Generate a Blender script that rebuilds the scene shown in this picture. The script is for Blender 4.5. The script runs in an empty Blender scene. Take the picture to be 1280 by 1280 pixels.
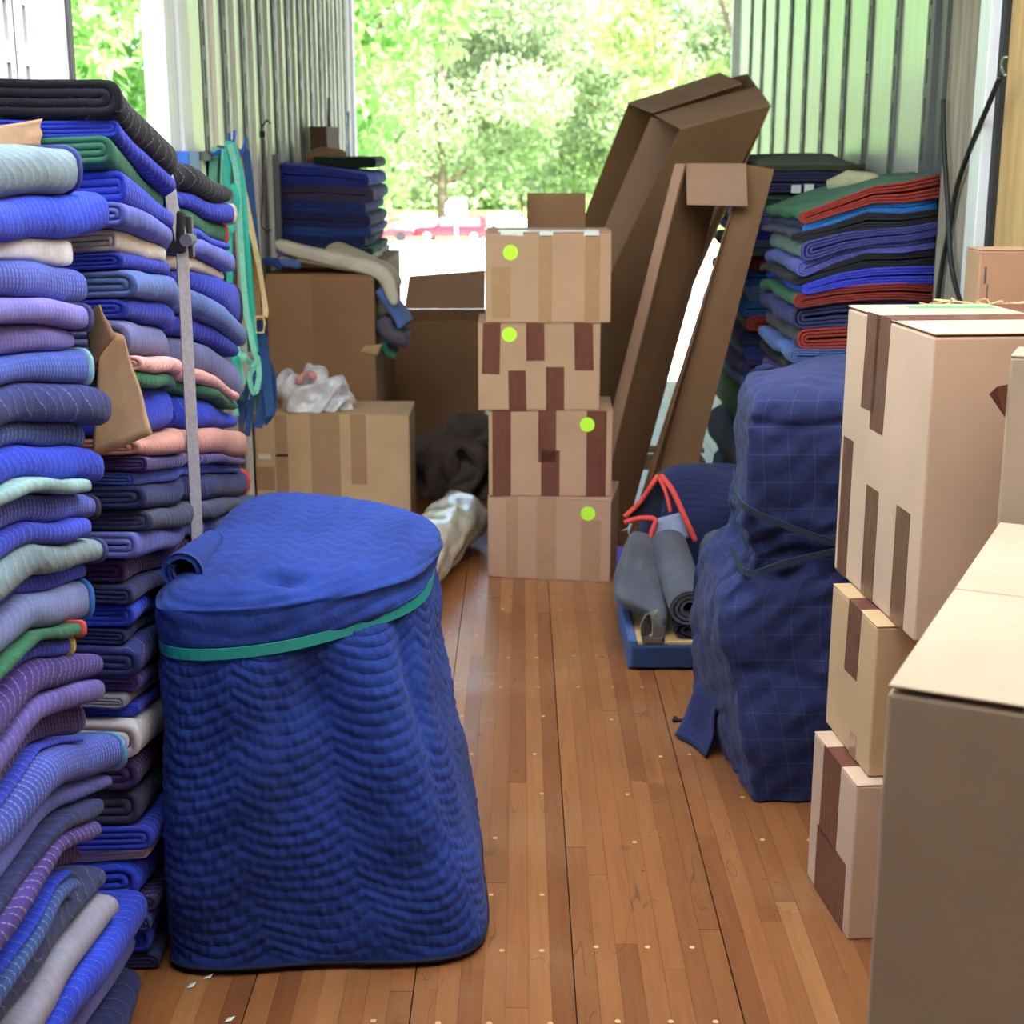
import bpy, bmesh, math, random
import numpy as np
from mathutils import Vector, Matrix

R = math.radians
scene = bpy.context.scene
C = scene.collection

# ------------------------------------------------------------------ camera, world, sun, exposure
cam_data = bpy.data.cameras.new('camera')
cam_data.sensor_width = 36.0
cam_data.lens = 51.05
cam_data.clip_start = 0.05
cam_data.clip_end = 500
cam_data.dof.use_dof = True
cam_data.dof.focus_distance = 2.7
cam_data.dof.aperture_fstop = 7.1
cam = bpy.data.objects.new('camera', cam_data)
C.objects.link(cam)
cam.location = (0, 0, 1.457)
cam.rotation_euler = (R(90 - 13.8), 0, R(0.32))
scene.camera = cam

world = bpy.data.worlds.new('sky')
scene.world = world
world.use_nodes = True
wn = world.node_tree
wn.nodes.clear()
wo = wn.nodes.new('ShaderNodeOutputWorld')
wb = wn.nodes.new('ShaderNodeBackground')
ws = wn.nodes.new('ShaderNodeTexSky')
ws.sky_type = 'NISHITA'
ws.sun_disc = False
ws.sun_elevation = R(56)
ws.sun_rotation = R(150)
ws.dust_density = 3.0
ws.ozone_density = 1.0
wb.inputs['Strength'].default_value = 0.40
wn.links.new(ws.outputs[0], wb.inputs[0])
wn.links.new(wb.outputs[0], wo.inputs[0])

sun_data = bpy.data.lights.new('sun', 'SUN')
sun_data.energy = 15.0
sun_data.angle = R(0.6)
sun_data.color = (1.0, 0.98, 0.96)
sun = bpy.data.objects.new('sun', sun_data)
C.objects.link(sun)
sun.location = (8, -6, 20)
sun.rotation_euler = Vector((-0.30, 0.50, -0.88)).to_track_quat('-Z', 'Y').to_euler()

scene.view_settings.view_transform = 'Standard'
scene.view_settings.look = 'None'
scene.view_settings.gamma = 1.0
scene.view_settings.use_curve_mapping = False
scene.view_settings.exposure = 0.95

random.seed(7)
rng = np.random.default_rng(11)

# ------------------------------------------------------------------ object helpers
def tag(o, label=None, cat=None, group=None, kind=None):
    if label: o['label'] = label
    if cat: o['category'] = cat
    if group: o['group'] = group
    if kind: o['kind'] = kind
    return o

def link(name, me, mat=None, parent=None):
    o = bpy.data.objects.new(name, me)
    C.objects.link(o)
    if me is not None and mat is not None:
        me.materials.append(mat)
    if parent is not None:
        o.parent = parent
    return o

def empty(name, loc=(0, 0, 0), rz=0.0):
    o = bpy.data.objects.new(name, None)
    C.objects.link(o)
    o.location = loc
    o.rotation_euler = (0, 0, rz)
    o.empty_display_size = 0.1
    return o

def mesh_np(name, verts, faces, uv=None, smooth=False, fmat=None):
    """verts (n,3), faces list/array of quads or tris, uv per vertex (n,2)"""
    me = bpy.data.meshes.new(name)
    if isinstance(faces, np.ndarray) and faces.ndim == 2:
        n, k = faces.shape
        me.vertices.add(len(verts))
        me.vertices.foreach_set('co', np.asarray(verts, dtype=np.float32).ravel())
        me.loops.add(n * k)
        me.loops.foreach_set('vertex_index', faces.astype(np.int32).ravel())
        me.polygons.add(n)
        me.polygons.foreach_set('loop_start', np.arange(0, n * k, k, dtype=np.int32))
        me.polygons.foreach_set('loop_total', np.full(n, k, dtype=np.int32))
        me.update(calc_edges=True)
    else:
        me.from_pydata([tuple(v) for v in verts], [], [tuple(f) for f in faces])
        me.update()
    if uv is not None:
        lay = me.uv_layers.new(name='UVMap')
        li = np.zeros(len(me.loops), dtype=np.int32)
        me.loops.foreach_get('vertex_index', li)
        lay.data.foreach_set('uv', np.asarray(uv, dtype=np.float32)[li].ravel())
    if smooth:
        me.polygons.foreach_set('use_smooth', np.ones(len(me.polygons), dtype=bool))
    if fmat is not None:
        me.polygons.foreach_set('material_index', np.asarray(fmat, dtype=np.int32))
    return me

class MB:
    """collects simple shapes into one mesh"""
    def __init__(s): s.v = []; s.f = []
    def add(s, v, f):
        o = len(s.v); s.v += [tuple(p) for p in v]; s.f += [tuple(i + o for i in q) for q in f]; return s
    def box(s, x0, x1, y0, y1, z0, z1):
        return s.add([(x0,y0,z0),(x1,y0,z0),(x1,y1,z0),(x0,y1,z0),(x0,y0,z1),(x1,y0,z1),(x1,y1,z1),(x0,y1,z1)],
                     [(0,3,2,1),(4,5,6,7),(0,1,5,4),(1,2,6,5),(2,3,7,6),(3,0,4,7)])
    def hexa(s, b, t):
        return s.add(list(b) + list(t), [(0,3,2,1),(4,5,6,7),(0,1,5,4),(1,2,6,5),(2,3,7,6),(3,0,4,7)])
    def panel(s, q, th):
        q = [Vector(p) for p in q]
        n = (q[1]-q[0]).cross(q[3]-q[0]).normalized() * th
        return s.hexa(q, [p + n for p in q])
    def tube(s, pts, r, n=8, cap=True):
        pts = [Vector(p) for p in pts]; rings = []
        up = Vector((0.13, 0.21, 0.97))
        for i, p in enumerate(pts):
            d = (pts[min(i+1, len(pts)-1)] - pts[max(i-1, 0)]).normalized()
            a = d.cross(up)
            if a.length < 1e-3: a = d.cross(Vector((1, 0, 0)))
            a.normalize(); b = d.cross(a)
            rr = r[i] if isinstance(r, (list, tuple)) else r
            rings.append([p + (a*math.cos(2*math.pi*k/n) + b*math.sin(2*math.pi*k/n))*rr for k in range(n)])
        v = [q for ring in rings for q in ring]; f = []
        for i in range(len(pts)-1):
            for k in range(n):
                f.append((i*n+k, i*n+(k+1) % n, (i+1)*n+(k+1) % n, (i+1)*n+k))
        if cap:
            f.append(tuple(range(n-1, -1, -1))); m = (len(pts)-1)*n; f.append(tuple(range(m, m+n)))
        return s.add(v, f)
    def ribbon(s, pts, w, th, side=(0, 1, 0)):
        """flat webbing following pts; side = width direction (one vector or one per point)"""
        pts = [Vector(p) for p in pts]; v = []; n = len(pts)
        for i, p in enumerate(pts):
            d = (pts[min(i+1, n-1)] - pts[max(i-1, 0)]).normalized()
            sd = Vector(side[i] if isinstance(side, list) else side)
            sd = (sd - d*sd.dot(d)).normalized(); nn = d.cross(sd)
            ww = w[i] if isinstance(w, (list, tuple)) else w
            for a, b in ((-1,-1),(1,-1),(1,1),(-1,1)): v.append(p + sd*ww/2*a + nn*th/2*b)
        f = [(3,2,1,0)]
        for i in range(n-1):
            for k in range(4): f.append((i*4+k, i*4+(k+1) % 4, i*4+4+(k+1) % 4, i*4+4+k))
        m = (n-1)*4; f.append((m,m+1,m+2,m+3))
        return s.add(v, f)
    def disc(s, c, n, r, th, seg=24):
        c = Vector(c); n = Vector(n).normalized(); a = n.orthogonal().normalized(); b = n.cross(a)
        ring = [c + (a*math.cos(2*math.pi*k/seg)+b*math.sin(2*math.pi*k/seg))*r for k in range(seg)]
        v = ring + [p + n*th for p in ring]
        f = [tuple(range(seg-1,-1,-1)), tuple(range(seg, 2*seg))] + [(k,(k+1) % seg, seg+(k+1) % seg, seg+k) for k in range(seg)]
        return s.add(v, f)
    def mesh(s, name, bevel=0.0, smooth=False, segs=2):
        me = bpy.data.meshes.new(name)
        me.from_pydata(s.v, [], s.f); me.update()
        bm = bmesh.new(); bm.from_mesh(me)
        bmesh.ops.recalc_face_normals(bm, faces=bm.faces)
        if bevel > 0:
            bmesh.ops.bevel(bm, geom=list(bm.edges), offset=bevel, segments=segs, affect='EDGES', profile=0.5)
        bm.to_mesh(me); bm.free()
        if smooth: me.polygons.foreach_set('use_smooth', np.ones(len(me.polygons), dtype=bool))
        return me
    def build(s, name, mat, parent=None, bevel=0.0, smooth=False, segs=2):
        return link(name, s.mesh(name, bevel, smooth, segs), mat, parent)

def spline(pts, n):
    """Catmull-Rom through pts"""
    P = [Vector(p) for p in pts]; out = []
    m = len(P) - 1
    for i in range(n):
        t = i/(n-1)*m; k = min(int(t), m-1); u = t-k
        a, b, c, d = P[max(k-1,0)], P[k], P[k+1], P[min(k+2,m)]
        out.append(0.5*((2*b) + (c-a)*u + (2*a-5*b+4*c-d)*u*u + (3*b-a-3*c+d)*u**3))
    return out

def snoise(x, y, z, f=1.0, seed=0.0):
    """smooth vectorised pseudo noise in about -1..1"""
    x = x*f; y = y*f; z = z*f
    return (np.sin(1.7*x+2.3*y+1.1*z+seed) + np.sin(-2.1*x+1.3*y+2.9*z+1.7*seed+1.0)
            + np.sin(2.9*x-0.7*y-1.9*z+2.3*seed+2.0) + np.sin(0.6*x+3.1*y-2.7*z+0.7*seed+4.0))*0.28

# ------------------------------------------------------------------ materials
MATS = {}
def lin(c):
    return tuple((v/12.92 if v <= 0.04045 else ((v+0.055)/1.055)**2.4) for v in [q/255 for q in c])

class NT:
    def __init__(s, name):
        s.m = bpy.data.materials.new(name); s.m.use_nodes = True
        s.t = s.m.node_tree; s.t.nodes.clear()
        s.out = s.n('ShaderNodeOutputMaterial'); s.b = s.n('ShaderNodeBsdfPrincipled')
        s.l(s.b.outputs[0], s.out.inputs[0])
    def n(s, typ, **kw):
        nd = s.t.nodes.new(typ)
        for k, v in kw.items(): setattr(nd, k, v)
        return nd
    def l(s, a, b): s.t.links.new(a, b)
    def val(s, sock, v):
        if hasattr(v, 'is_linked') or isinstance(v, bpy.types.NodeSocket): s.l(v, sock)
        else: sock.default_value = v
    def math(s, op, a, b=None, c=None):
        nd = s.n('ShaderNodeMath', operation=op)
        s.val(nd.inputs[0], a)
        if b is not None: s.val(nd.inputs[1], b)
        if c is not None: s.val(nd.inputs[2], c)
        return nd.outputs[0]
    def mix(s, fac, a, b, blend='MIX'):
        nd = s.n('ShaderNodeMix', data_type='RGBA', blend_type=blend)
        s.val(nd.inputs[0], fac)
        for sk, v in ((nd.inputs[6], a), (nd.inputs[7], b)):
            if isinstance(v, bpy.types.NodeSocket): s.l(v, sk)
            else: sk.default_value = (v[0], v[1], v[2], 1)
        return nd.outputs[2]
    def noise(s, vec, scale, detail=3, rough=0.55):
        nd = s.n('ShaderNodeTexNoise'); nd.inputs['Scale'].default_value = scale
        nd.inputs['Detail'].default_value = detail; nd.inputs['Roughness'].default_value = rough
        if vec is not None: s.l(vec, nd.inputs['Vector'])
        return nd.outputs['Fac']
    def coord(s, kind='Object', scale=None):
        tc = s.n('ShaderNodeTexCoord'); o = tc.outputs[kind]
        if scale is None: return o
        mp = s.n('ShaderNodeMapping'); mp.inputs['Scale'].default_value = scale
        s.l(o, mp.inputs['Vector']); return mp.outputs[0]
    def ramp(s, fac, lo, hi):
        nd = s.n('ShaderNodeMapRange'); nd.inputs['From Min'].default_value = lo; nd.inputs['From Max'].default_value = hi
        s.l(fac, nd.inputs['Value']); return nd.outputs[0]
    def bump(s, h, strength=0.3, dist=0.002, normal=None):
        nd = s.n('ShaderNodeBump'); nd.inputs['Strength'].default_value = strength; nd.inputs['Distance'].default_value = dist
        s.l(h, nd.inputs['Height'])
        if normal is not None: s.l(normal, nd.inputs['Normal'])
        s.l(nd.outputs[0], s.b.inputs['Normal']); return nd.outputs[0]
    def base(s, c):
        if isinstance(c, bpy.types.NodeSocket): s.l(c, s.b.inputs['Base Color'])
        else: s.b.inputs['Base Color'].default_value = (c[0], c[1], c[2], 1)
    def set(s, **kw):
        for k, v in kw.items(): s.b.inputs[k.replace('_', ' ')].default_value = v

def plain(name, rgb, rough=0.6, metallic=0.0, noise_amt=0.15, scale=20.0, coat=0.0):
    if name in MATS: return MATS[name]
    t = NT(name); c = lin(rgb)
    f = t.noise(t.coord(), scale, 4)
    t.base(t.mix(t.ramp(f, 0.3, 0.7), tuple(v*(1-noise_amt) for v in c), tuple(min(1, v*(1+noise_amt)) for v in c)))
    t.set(Roughness=rough, Metallic=metallic, Coat_Weight=coat)
    t.bump(f, 0.08, 0.002)
    MATS[name] = t.m
    return t.m

def quilt(rgb, pattern='rib', sp=0.02, stitch=0.5, amp=0.35, wl=0.09, bump=0.30, plaid=False, stitch_rgb=(205, 208, 225)):
    """quilted moving-pad cloth: puffed channels between rows of stitching, in metres of the cloth (UV)"""
    key = ('quilt', rgb, pattern, sp, stitch, amp, wl, bump, plaid, stitch_rgb)
    if key in MATS: return MATS[key]
    t = NT('quilted_cloth'); c = lin(rgb)
    uv = t.n('ShaderNodeUVMap').outputs[0]
    sep = t.n('ShaderNodeSeparateXYZ'); t.l(uv, sep.inputs[0])
    u, v = sep.outputs[0], sep.outputs[1]
    wob = t.noise(uv, 9.0, 2)
    wob = t.math('MULTIPLY', t.math('SUBTRACT', wob, 0.5), 2.2)
    if pattern == 'rib':      # rows across the length, gently waving
        s1 = t.math('SINE', t.math('MULTIPLY', v, 2*math.pi/wl))
        ph = t.math('ADD', t.math('DIVIDE', u, sp), t.math('ADD', t.math('MULTIPLY', s1, amp), wob)); along = v
    elif pattern == 'zig':    # zigzag rows
        s1 = t.math('PINGPONG', v, wl/2)
        ph = t.math('ADD', t.math('DIVIDE', u, sp), t.math('ADD', t.math('MULTIPLY', s1, amp*4/wl), wob)); along = v
    else:                     # 'wave': rows along the length
        s1 = t.math('SINE', t.math('MULTIPLY', u, 2*math.pi/wl))
        ph = t.math('ADD', t.math('DIVIDE', v, sp), t.math('ADD', t.math('MULTIPLY', s1, amp), wob)); along = u
    fr = t.math('FRACT', ph)
    d = t.math('ABSOLUTE', t.math('SUBTRACT', fr, 0.5))
    h = t.math('POWER', t.math('MULTIPLY', d, 2.0), 0.45)
    line = t.math('LESS_THAN', d, 0.0011/sp)
    dash = t.math('GREATER_THAN', t.math('FRACT', t.math('DIVIDE', along, 0.007)), 0.25)
    mask = t.math('MULTIPLY', t.math('MULTIPLY', line, dash), stitch)
    oc = t.coord()
    n1 = t.noise(oc, 6.0, 4); n2 = t.noise(oc, 260.0, 2)
    col = t.mix(t.ramp(n1, 0.3, 0.72), tuple(x*0.72 for x in c), tuple(min(1, x*1.25) for x in c))
    col = t.mix(t.math('MULTIPLY', t.ramp(n2, 0.35, 0.8), 0.18), col, tuple(min(1, x*1.6+0.02) for x in c))
    if plaid:
        for ax, per in ((u, 0.062), (v, 0.062)):
            pl = t.math('LESS_THAN', t.math('ABSOLUTE', t.math('SUBTRACT', t.math('FRACT', t.math('DIVIDE', ax, per)), 0.5)), 0.015)
            col = t.mix(t.math('MULTIPLY', pl, 0.10), col, lin((150, 150, 185)))
    col = t.mix(mask, col, lin(stitch_rgb))
    t.base(col)
    t.set(Roughness=0.92, Sheen_Weight=0.06, Sheen_Roughness=0.5, Specular_IOR_Level=0.2)
    nb = t.n('ShaderNodeBump'); nb.inputs['Strength'].default_value = 0.5; nb.inputs['Distance'].default_value = 0.006
    t.l(t.noise(oc, 45.0, 4), nb.inputs['Height'])
    t.bump(h, bump, 0.003, nb.outputs[0])
    MATS[key] = t.m
    return t.m

def cardboard(rgb=(186, 150, 112), name='cardboard', liner=0.0):
    key = ('card', rgb)
    if key in MATS: return MATS[key]
    t = NT(name); c = lin(rgb)
    oc = t.coord()
    f1 = t.noise(oc, 3.5, 4); f2 = t.noise(t.coord('Object', (90, 90, 900)), 1.0, 3); f3 = t.noise(oc, 500, 2)
    col = t.mix(t.ramp(f1, 0.3, 0.7), tuple(x*0.9 for x in c), tuple(min(1, x*1.08) for x in c))
    col = t.mix(t.math('MULTIPLY', t.ramp(f3, 0.55, 0.8), 0.25), col, tuple(x*0.6 for x in c))
    t.base(col)
    t.set(Roughness=0.78, Specular_IOR_Level=0.3)
    wv = t.n('ShaderNodeTexWave', wave_type='BANDS', bands_direction='Z'); wv.inputs['Scale'].default_value = 45
    wv.inputs['Distortion'].default_value = 0.4
    t.l(oc, wv.inputs['Vector'])
    hh = t.math('ADD', t.math('MULTIPLY', wv.outputs['Fac'], 0.35), t.math('ADD', f2, t.math('MULTIPLY', f1, 3.0)))
    t.bump(hh, 0.09, 0.0012)
    MATS[key] = t.m
    return t.m

def wood_floor():
    t = NT('oak_floor')
    oi = t.n('ShaderNodeObjectInfo').outputs['Random']
    geo = t.n('ShaderNodeNewGeometry').outputs['Position']
    mp = t.n('ShaderNodeMapping'); mp.inputs['Scale'].default_value = (38, 2.2, 1); t.l(geo, mp.inputs['Vector'])
    add = t.n('ShaderNodeVectorMath', operation='ADD'); t.l(mp.outputs[0], add.inputs[0])
    cb = t.n('ShaderNodeCombineXYZ'); t.l(t.math('MULTIPLY', oi, 37.0), cb.inputs[2]); t.l(cb.outputs[0], add.inputs[1])
    grain = t.noise(add.outputs[0], 2.2, 5, 0.6)
    wear = t.noise(geo, 1.6, 5, 0.6)
    cr = t.n('ShaderNodeValToRGB'); e = cr.color_ramp.elements
    e[0].position = 0; e[0].color = lin((128, 78, 44)) + (1,)
    e[1].position = 1; e[1].color = lin((176, 124, 76)) + (1,)
    for p, c in ((0.3, (146, 94, 54)), (0.6, (160, 106, 62)), (0.8, (152, 96, 54))):
        q = cr.color_ramp.elements.new(p); q.color = lin(c) + (1,)
    t.l(oi, cr.inputs[0])
    col = t.mix(t.ramp(grain, 0.25, 0.8), t.mix(0.45, cr.outputs[0], lin((86, 46, 24)), 'MIX'), cr.outputs[0])
    col = t.mix(t.math('MULTIPLY', t.ramp(wear, 0.5, 0.75), 0.3), col, lin((190, 150, 110)))
    # scratches: thin dark warped lines
    mp2 = t.n('ShaderNodeMapping'); mp2.inputs['Scale'].default_value = (7, 1.3, 1); mp2.inputs['Rotation'].default_value = (0, 0, 0.35); t.l(geo, mp2.inputs['Vector'])
    sc = t.noise(mp2.outputs[0], 1.3, 2)
    sl = t.math('LESS_THAN', t.math('ABSOLUTE', t.math('SUBTRACT', sc, 0.5)), 0.0026)
    sg = t.math('GREATER_THAN', t.noise(geo, 3.1, 2), 0.54)
    col = t.mix(t.math('MULTIPLY', t.math('MULTIPLY', sl, sg), 0.45), col, lin((52, 40, 34)))
    st = t.math('MULTIPLY', t.ramp(t.noise(geo, 11.0, 3), 0.66, 0.74), 0.45)
    col = t.mix(st, col, lin((62, 46, 38)))
    t.base(col)
    rg = t.n('ShaderNodeMapRange'); rg.inputs['To Min'].default_value = 0.20; rg.inputs['To Max'].default_value = 0.42
    t.l(t.noise(geo, 5.0, 4), rg.inputs['Value']); t.l(rg.outputs[0], t.b.inputs['Roughness'])
    t.set(Specular_IOR_Level=0.5)
    t.bump(grain, 0.15, 0.002)
    return t.m

def aluminium(name, rgb, rough, metallic):
    t = NT(name); c = lin(rgb)
    geo = t.n('ShaderNodeNewGeometry').outputs['Position']
    mp = t.n('ShaderNodeMapping'); mp.inputs['Scale'].default_value = (30, 30, 1.2); t.l(geo, mp.inputs['Vector'])
    f = t.noise(mp.outputs[0], 1.0, 5, 0.65); g = t.noise(geo, 2.0, 4)
    col = t.mix(t.ramp(f, 0.3, 0.75), tuple(x*0.84 for x in c), c)
    col = t.mix(t.math('MULTIPLY', t.ramp(g, 0.5, 0.8), 0.35), col, tuple(x*0.6 for x in c))
    t.base(col); t.set(Metallic=metallic, Roughness=rough)
    t.bump(f, 0.12, 0.002)
    return t.m

def plywood(name, a, b):
    t = NT(name)
    geo = t.n('ShaderNodeNewGeometry').outputs['Position']
    mp = t.n('ShaderNodeMapping'); mp.inputs['Scale'].default_value = (9, 9, 0.9); t.l(geo, mp.inputs['Vector'])
    f = t.noise(mp.outputs[0], 2.4, 6, 0.6)
    t.base(t.mix(t.ramp(f, 0.3, 0.7), lin(a), lin(b))); t.set(Roughness=0.75)
    t.bump(f, 0.2, 0.002)
    return t.m

M_wood = wood_floor()
M_panel = aluminium('wall_sheet', (244, 245, 236), 0.28, 0.30)
M_post = aluminium('post_metal', (112, 112, 114), 0.5, 0.3)
M_white = aluminium('white_painted_metal', (236, 240, 244), 0.4, 0.0)
M_dark = plain('dark_slot', (40, 40, 42), 0.8)
M_ply = plywood('plywood', (176, 138, 92), (208, 172, 122))
M_greywood = plywood('weathered_wood', (84, 74, 68), (140, 126, 116))
M_card = cardboard((180, 143, 116))
M_card_b = cardboard((150, 113, 80))  # brown board, darkened so its colour carries the shade on the rear cartons
M_card_y = cardboard((202, 168, 128))
M_card_p = cardboard((206, 176, 150))
M_card_g = cardboard((184, 164, 140))
M_kraft = plain('kraft_paper', (186, 150, 112), 0.7, 0, 0.12, 30)
_t = NT('brown_tape'); _f = _t.noise(_t.coord('Object', (40, 40, 9)), 1.5, 5, 0.7)
_t.base(_t.mix(_t.ramp(_f, 0.3, 0.7), lin((100, 58, 48)), lin((118, 72, 60)))); _t.set(Roughness=0.32, Coat_Weight=0.15, Coat_Roughness=0.1, Specular_IOR_Level=0.35); _t.bump(_t.math('POWER', _f, 3.0), 0.8, 0.005)
M_tape = _t.m
M_cleartape = plain('clear_tape', (172, 134, 102), 0.25, 0, 0.05, 40, 0.4)
M_scrap_glint = plain('white_scrap_glint', (226, 228, 222), 0.3, 0, 0.05, 40, 0.3)  # white for cloth tags, paper bits and painted glints on cartons
M_lime = plain('lime_sticker', (196, 250, 60), 0.6, 0, 0.03, 40)
M_green = plain('green_sticker', (90, 235, 110), 0.6, 0, 0.03, 40)
M_black = plain('black_rubber', (22, 22, 24), 0.6)
M_steel = plain('steel', (150, 150, 152), 0.35, 0.9)
M_teal = plain('teal_webbing', (52, 184, 164), 0.75, 0, 0.12, 60)
M_teal2 = plain('pale_teal_webbing', (120, 196, 172), 0.75, 0, 0.15, 60)
M_teal3 = plain('dark_green_webbing', (60, 110, 92), 0.8, 0, 0.2, 60)
M_bluestrap = plain('blue_webbing', (34, 74, 128), 0.8, 0, 0.2, 60)
M_beige = plain('beige_webbing', (206, 178, 128), 0.8, 0, 0.15, 60)
M_ochre = plain('ochre_webbing', (150, 112, 62), 0.8, 0, 0.2, 60)
M_greystrap = plain('grey_webbing', (160, 158, 162), 0.7, 0, 0.15, 120)
M_blueplastic = plain('blue_plastic', (36, 92, 190), 0.4)

# ------------------------------------------------------------------ the truck: floor
XL, XR, YE, YN, ROOF = -1.075, 1.37, 9.6, -1.2, 2.72
floor = MB().box(XL, XR, YN, YE, -0.12, -0.012).build('floor', plain('floor_joint', (44, 30, 22), 0.8), None)
tag(floor, 'worn oak strip floor of the moving truck', kind='structure')
def plank(x0, x1, y0, y1):
    MB().box(x0+0.0002, x1-0.0002, y0+0.0003, y1-0.0003, -0.012, random.uniform(-0.0006, 0.0002)).build('plank', M_wood, floor)
seams = [-1.06 + 0.29*k for k in range(9)]
for b in range(len(seams)-1):
    a0, a1 = seams[b]+0.0011, seams[b+1]-0.0011
    if -0.80 < a0 and a1 < 0.98:                      # the aisle: narrow laminated strips
        w = (a1-a0)/7
        for k in range(7):
            y = 1.5 - random.uniform(0, 0.9)
            while y < 6.6:
                y2 = y + random.uniform(0.7, 1.9)
                if y2 > 6.2: y2 = 6.6
                plank(a0+k*w, a0+k*w+w, y, y2); y = y2
        plank(a0, a1, 6.6, YE); plank(a0, a1, YN, 0.55)
    else:
        plank(a0, a1, YN, 4.2); plank(a0, a1, 4.2, YE)
plank(XL, seams[0]-0.002, YN, YE); plank(seams[-1]+0.002, XR, YN, YE)
nails = MB()
for k in range(9):
    for i in range(24):
        y = 1.75 + i*0.235 + random.uniform(-0.025, 0.025)
        for dx in (0.055, 0.15, 0.24):
            if random.random() < 0.62:
                nails.disc((seams[0] + k*0.29 + dx + random.uniform(-0.02, 0.02), y, 0.0001), (0, 0, 1), 0.0055, 0.0006, 8)
o = nails.build('nail_heads', plain('pale_filler', (204, 170, 112), 0.5), floor); tag(o, kind='stuff')

# ------------------------------------------------------------------ walls, roof
def slotted_post(name, x, y, z0, z1, sgn, parent, mat=None):
    """vertical post with a real row of slots; sgn = direction into the room"""
    m = MB(); d = 0.012
    xa, xb = sorted((x, x + sgn*d))
    m.box(xa, xb, y-0.034, y-0.011, z0, z1); m.box(xa, xb, y+0.011, y+0.034, z0, z1)
    z = z0; k = 0
    while z < z1:
        m.box(xa, xb, y-0.011, y+0.011, z, min(z1, z+0.045)); z += 0.125; k += 1
    m.build(name, mat or M_post, parent)
    bx = sorted((x - sgn*0.001, x - sgn*0.004))
    MB().box(bx[0], bx[1], y-0.03, y+0.03, z0, z1).build('slot_back', M_dark, parent)

def ribbed_wall(wall, x, sgn, y0, y1, pitch, offs):
    y = y0; i = 0
    while y < y1 - 0.05:
        yn = min(y + pitch, y1)
        slotted_post('slotted_post', x + sgn*0.006, y, 0.02, ROOF, sgn, wall)
        # the sheet between two posts: flat with two pressed ribs
        a, b = y+0.036, yn-0.036
        xa, xb = sorted((x, x + sgn*0.010))
        m = MB().box(xa, xb, a, b, 0.02, ROOF)
        w = (b-a)
        for f in ((0.36,) if sgn > 0 else ()):
            xa2, xb2 = sorted((x + sgn*0.010, x + sgn*0.024))
            m.hexa([(xa2 if sgn > 0 else xb2, a+w*f, 0.02), (xb2 if sgn > 0 else xa2, a+w*f+0.012, 0.02), (xb2 if sgn > 0 else xa2, a+w*(f+0.18)-0.012, 0.02), (xa2 if sgn > 0 else xb2, a+w*(f+0.18), 0.02)],
                   [(xa2 if sgn > 0 else xb2, a+w*f, ROOF), (xb2 if sgn > 0 else xa2, a+w*f+0.012, ROOF), (xb2 if sgn > 0 else xa2, a+w*(f+0.18)-0.012, ROOF), (xa2 if sgn > 0 else xb2, a+w*(f+0.18), ROOF)])
        m.build('wall_panel', M_panel, wall)
        y = yn; i += 1

wl = MB().box(XL-0.05, XL-0.006, 4.82, YE, -0.12, ROOF).build('wall_left', M_panel)
tag(wl, 'ribbed metal truck wall with slotted posts behind the hanging straps', kind='structure')
ribbed_wall(wl, XL-0.006, 1, 5.10, 9.45, 0.372, 0)
MB().box(XL-0.006, XL+0.01, 4.84, 5.05, 0.02, ROOF).build('wall_panel', M_panel, wl)
# door opening in the left wall: white jambs
MB().box(XL-0.05, XL+0.02, 4.52, 4.65, -0.12, ROOF).box(XL-0.05, XL+0.03, 4.656, 4.80, -0.12, ROOF).build('door_jamb', M_white, wl, 0.004)
wl2 = MB().box(XL-0.05, XL-0.006, 2.9, 3.62, -0.12, ROOF).build('wall_left_front', M_white)
tag(wl2, 'white painted wall panel beside the side door opening', kind='structure')
for y in (3.16, 3.28):
    slotted_post('slotted_post', XL-0.004, y, 0.02, ROOF, 1, wl2, M_white)
MB().box(XL-0.006, XL+0.004, 3.36, 3.59, 0.02, ROOF).build('wall_panel', M_white, wl2)
MB().box(XL-0.05, XL+0.012, 3.595, 3.62, -0.12, ROOF).build('door_jamb', M_post, wl2, 0.003)
MB().box(XL-0.05, XL-0.006, YN, 2.9, -0.12, ROOF).build('wall_panel', M_white, wl2)

wr = MB().box(XR+0.006, XR+0.05, 4.45, YE, -0.12, ROOF).build('wall_right', M_panel)
tag(wr, 'ribbed metal truck wall with slotted posts on the right', kind='structure')
ribbed_wall(wr, XR+0.006, -1, 5.07, 9.45, 0.438, 0)
m = MB()
for k in range(4): m.box(XR-0.012-0.012*(k % 2), XR+0.006, 4.76+0.07*k, 4.80+0.07*k, 0.02, ROOF)
m.build('wall_trim_rail', M_post, wr)
MB().box(XR-0.035, XR+0.006, 4.44, 4.74, 0.0, ROOF).build('wood_post', plywood('grey_post_wood', (122, 110, 103), (176, 162, 152)), wr, 0.004)
MB().box(XR-0.05, XR+0.006, 4.30, 4.40, 0.9, ROOF).build('metal_strip', M_white, wr, 0.003)
MB().box(XR-0.02, XR+0.006, 4.26, 4.44, 0.0, ROOF).build('dark_gap', M_dark, wr)
wr2 = MB().box(XR-0.004, XR+0.05, YN, 4.27, -0.12, ROOF).build('wall_right_front', M_ply)
tag(wr2, 'plywood lining sheet on the right wall above the cartons', kind='structure')
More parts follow.
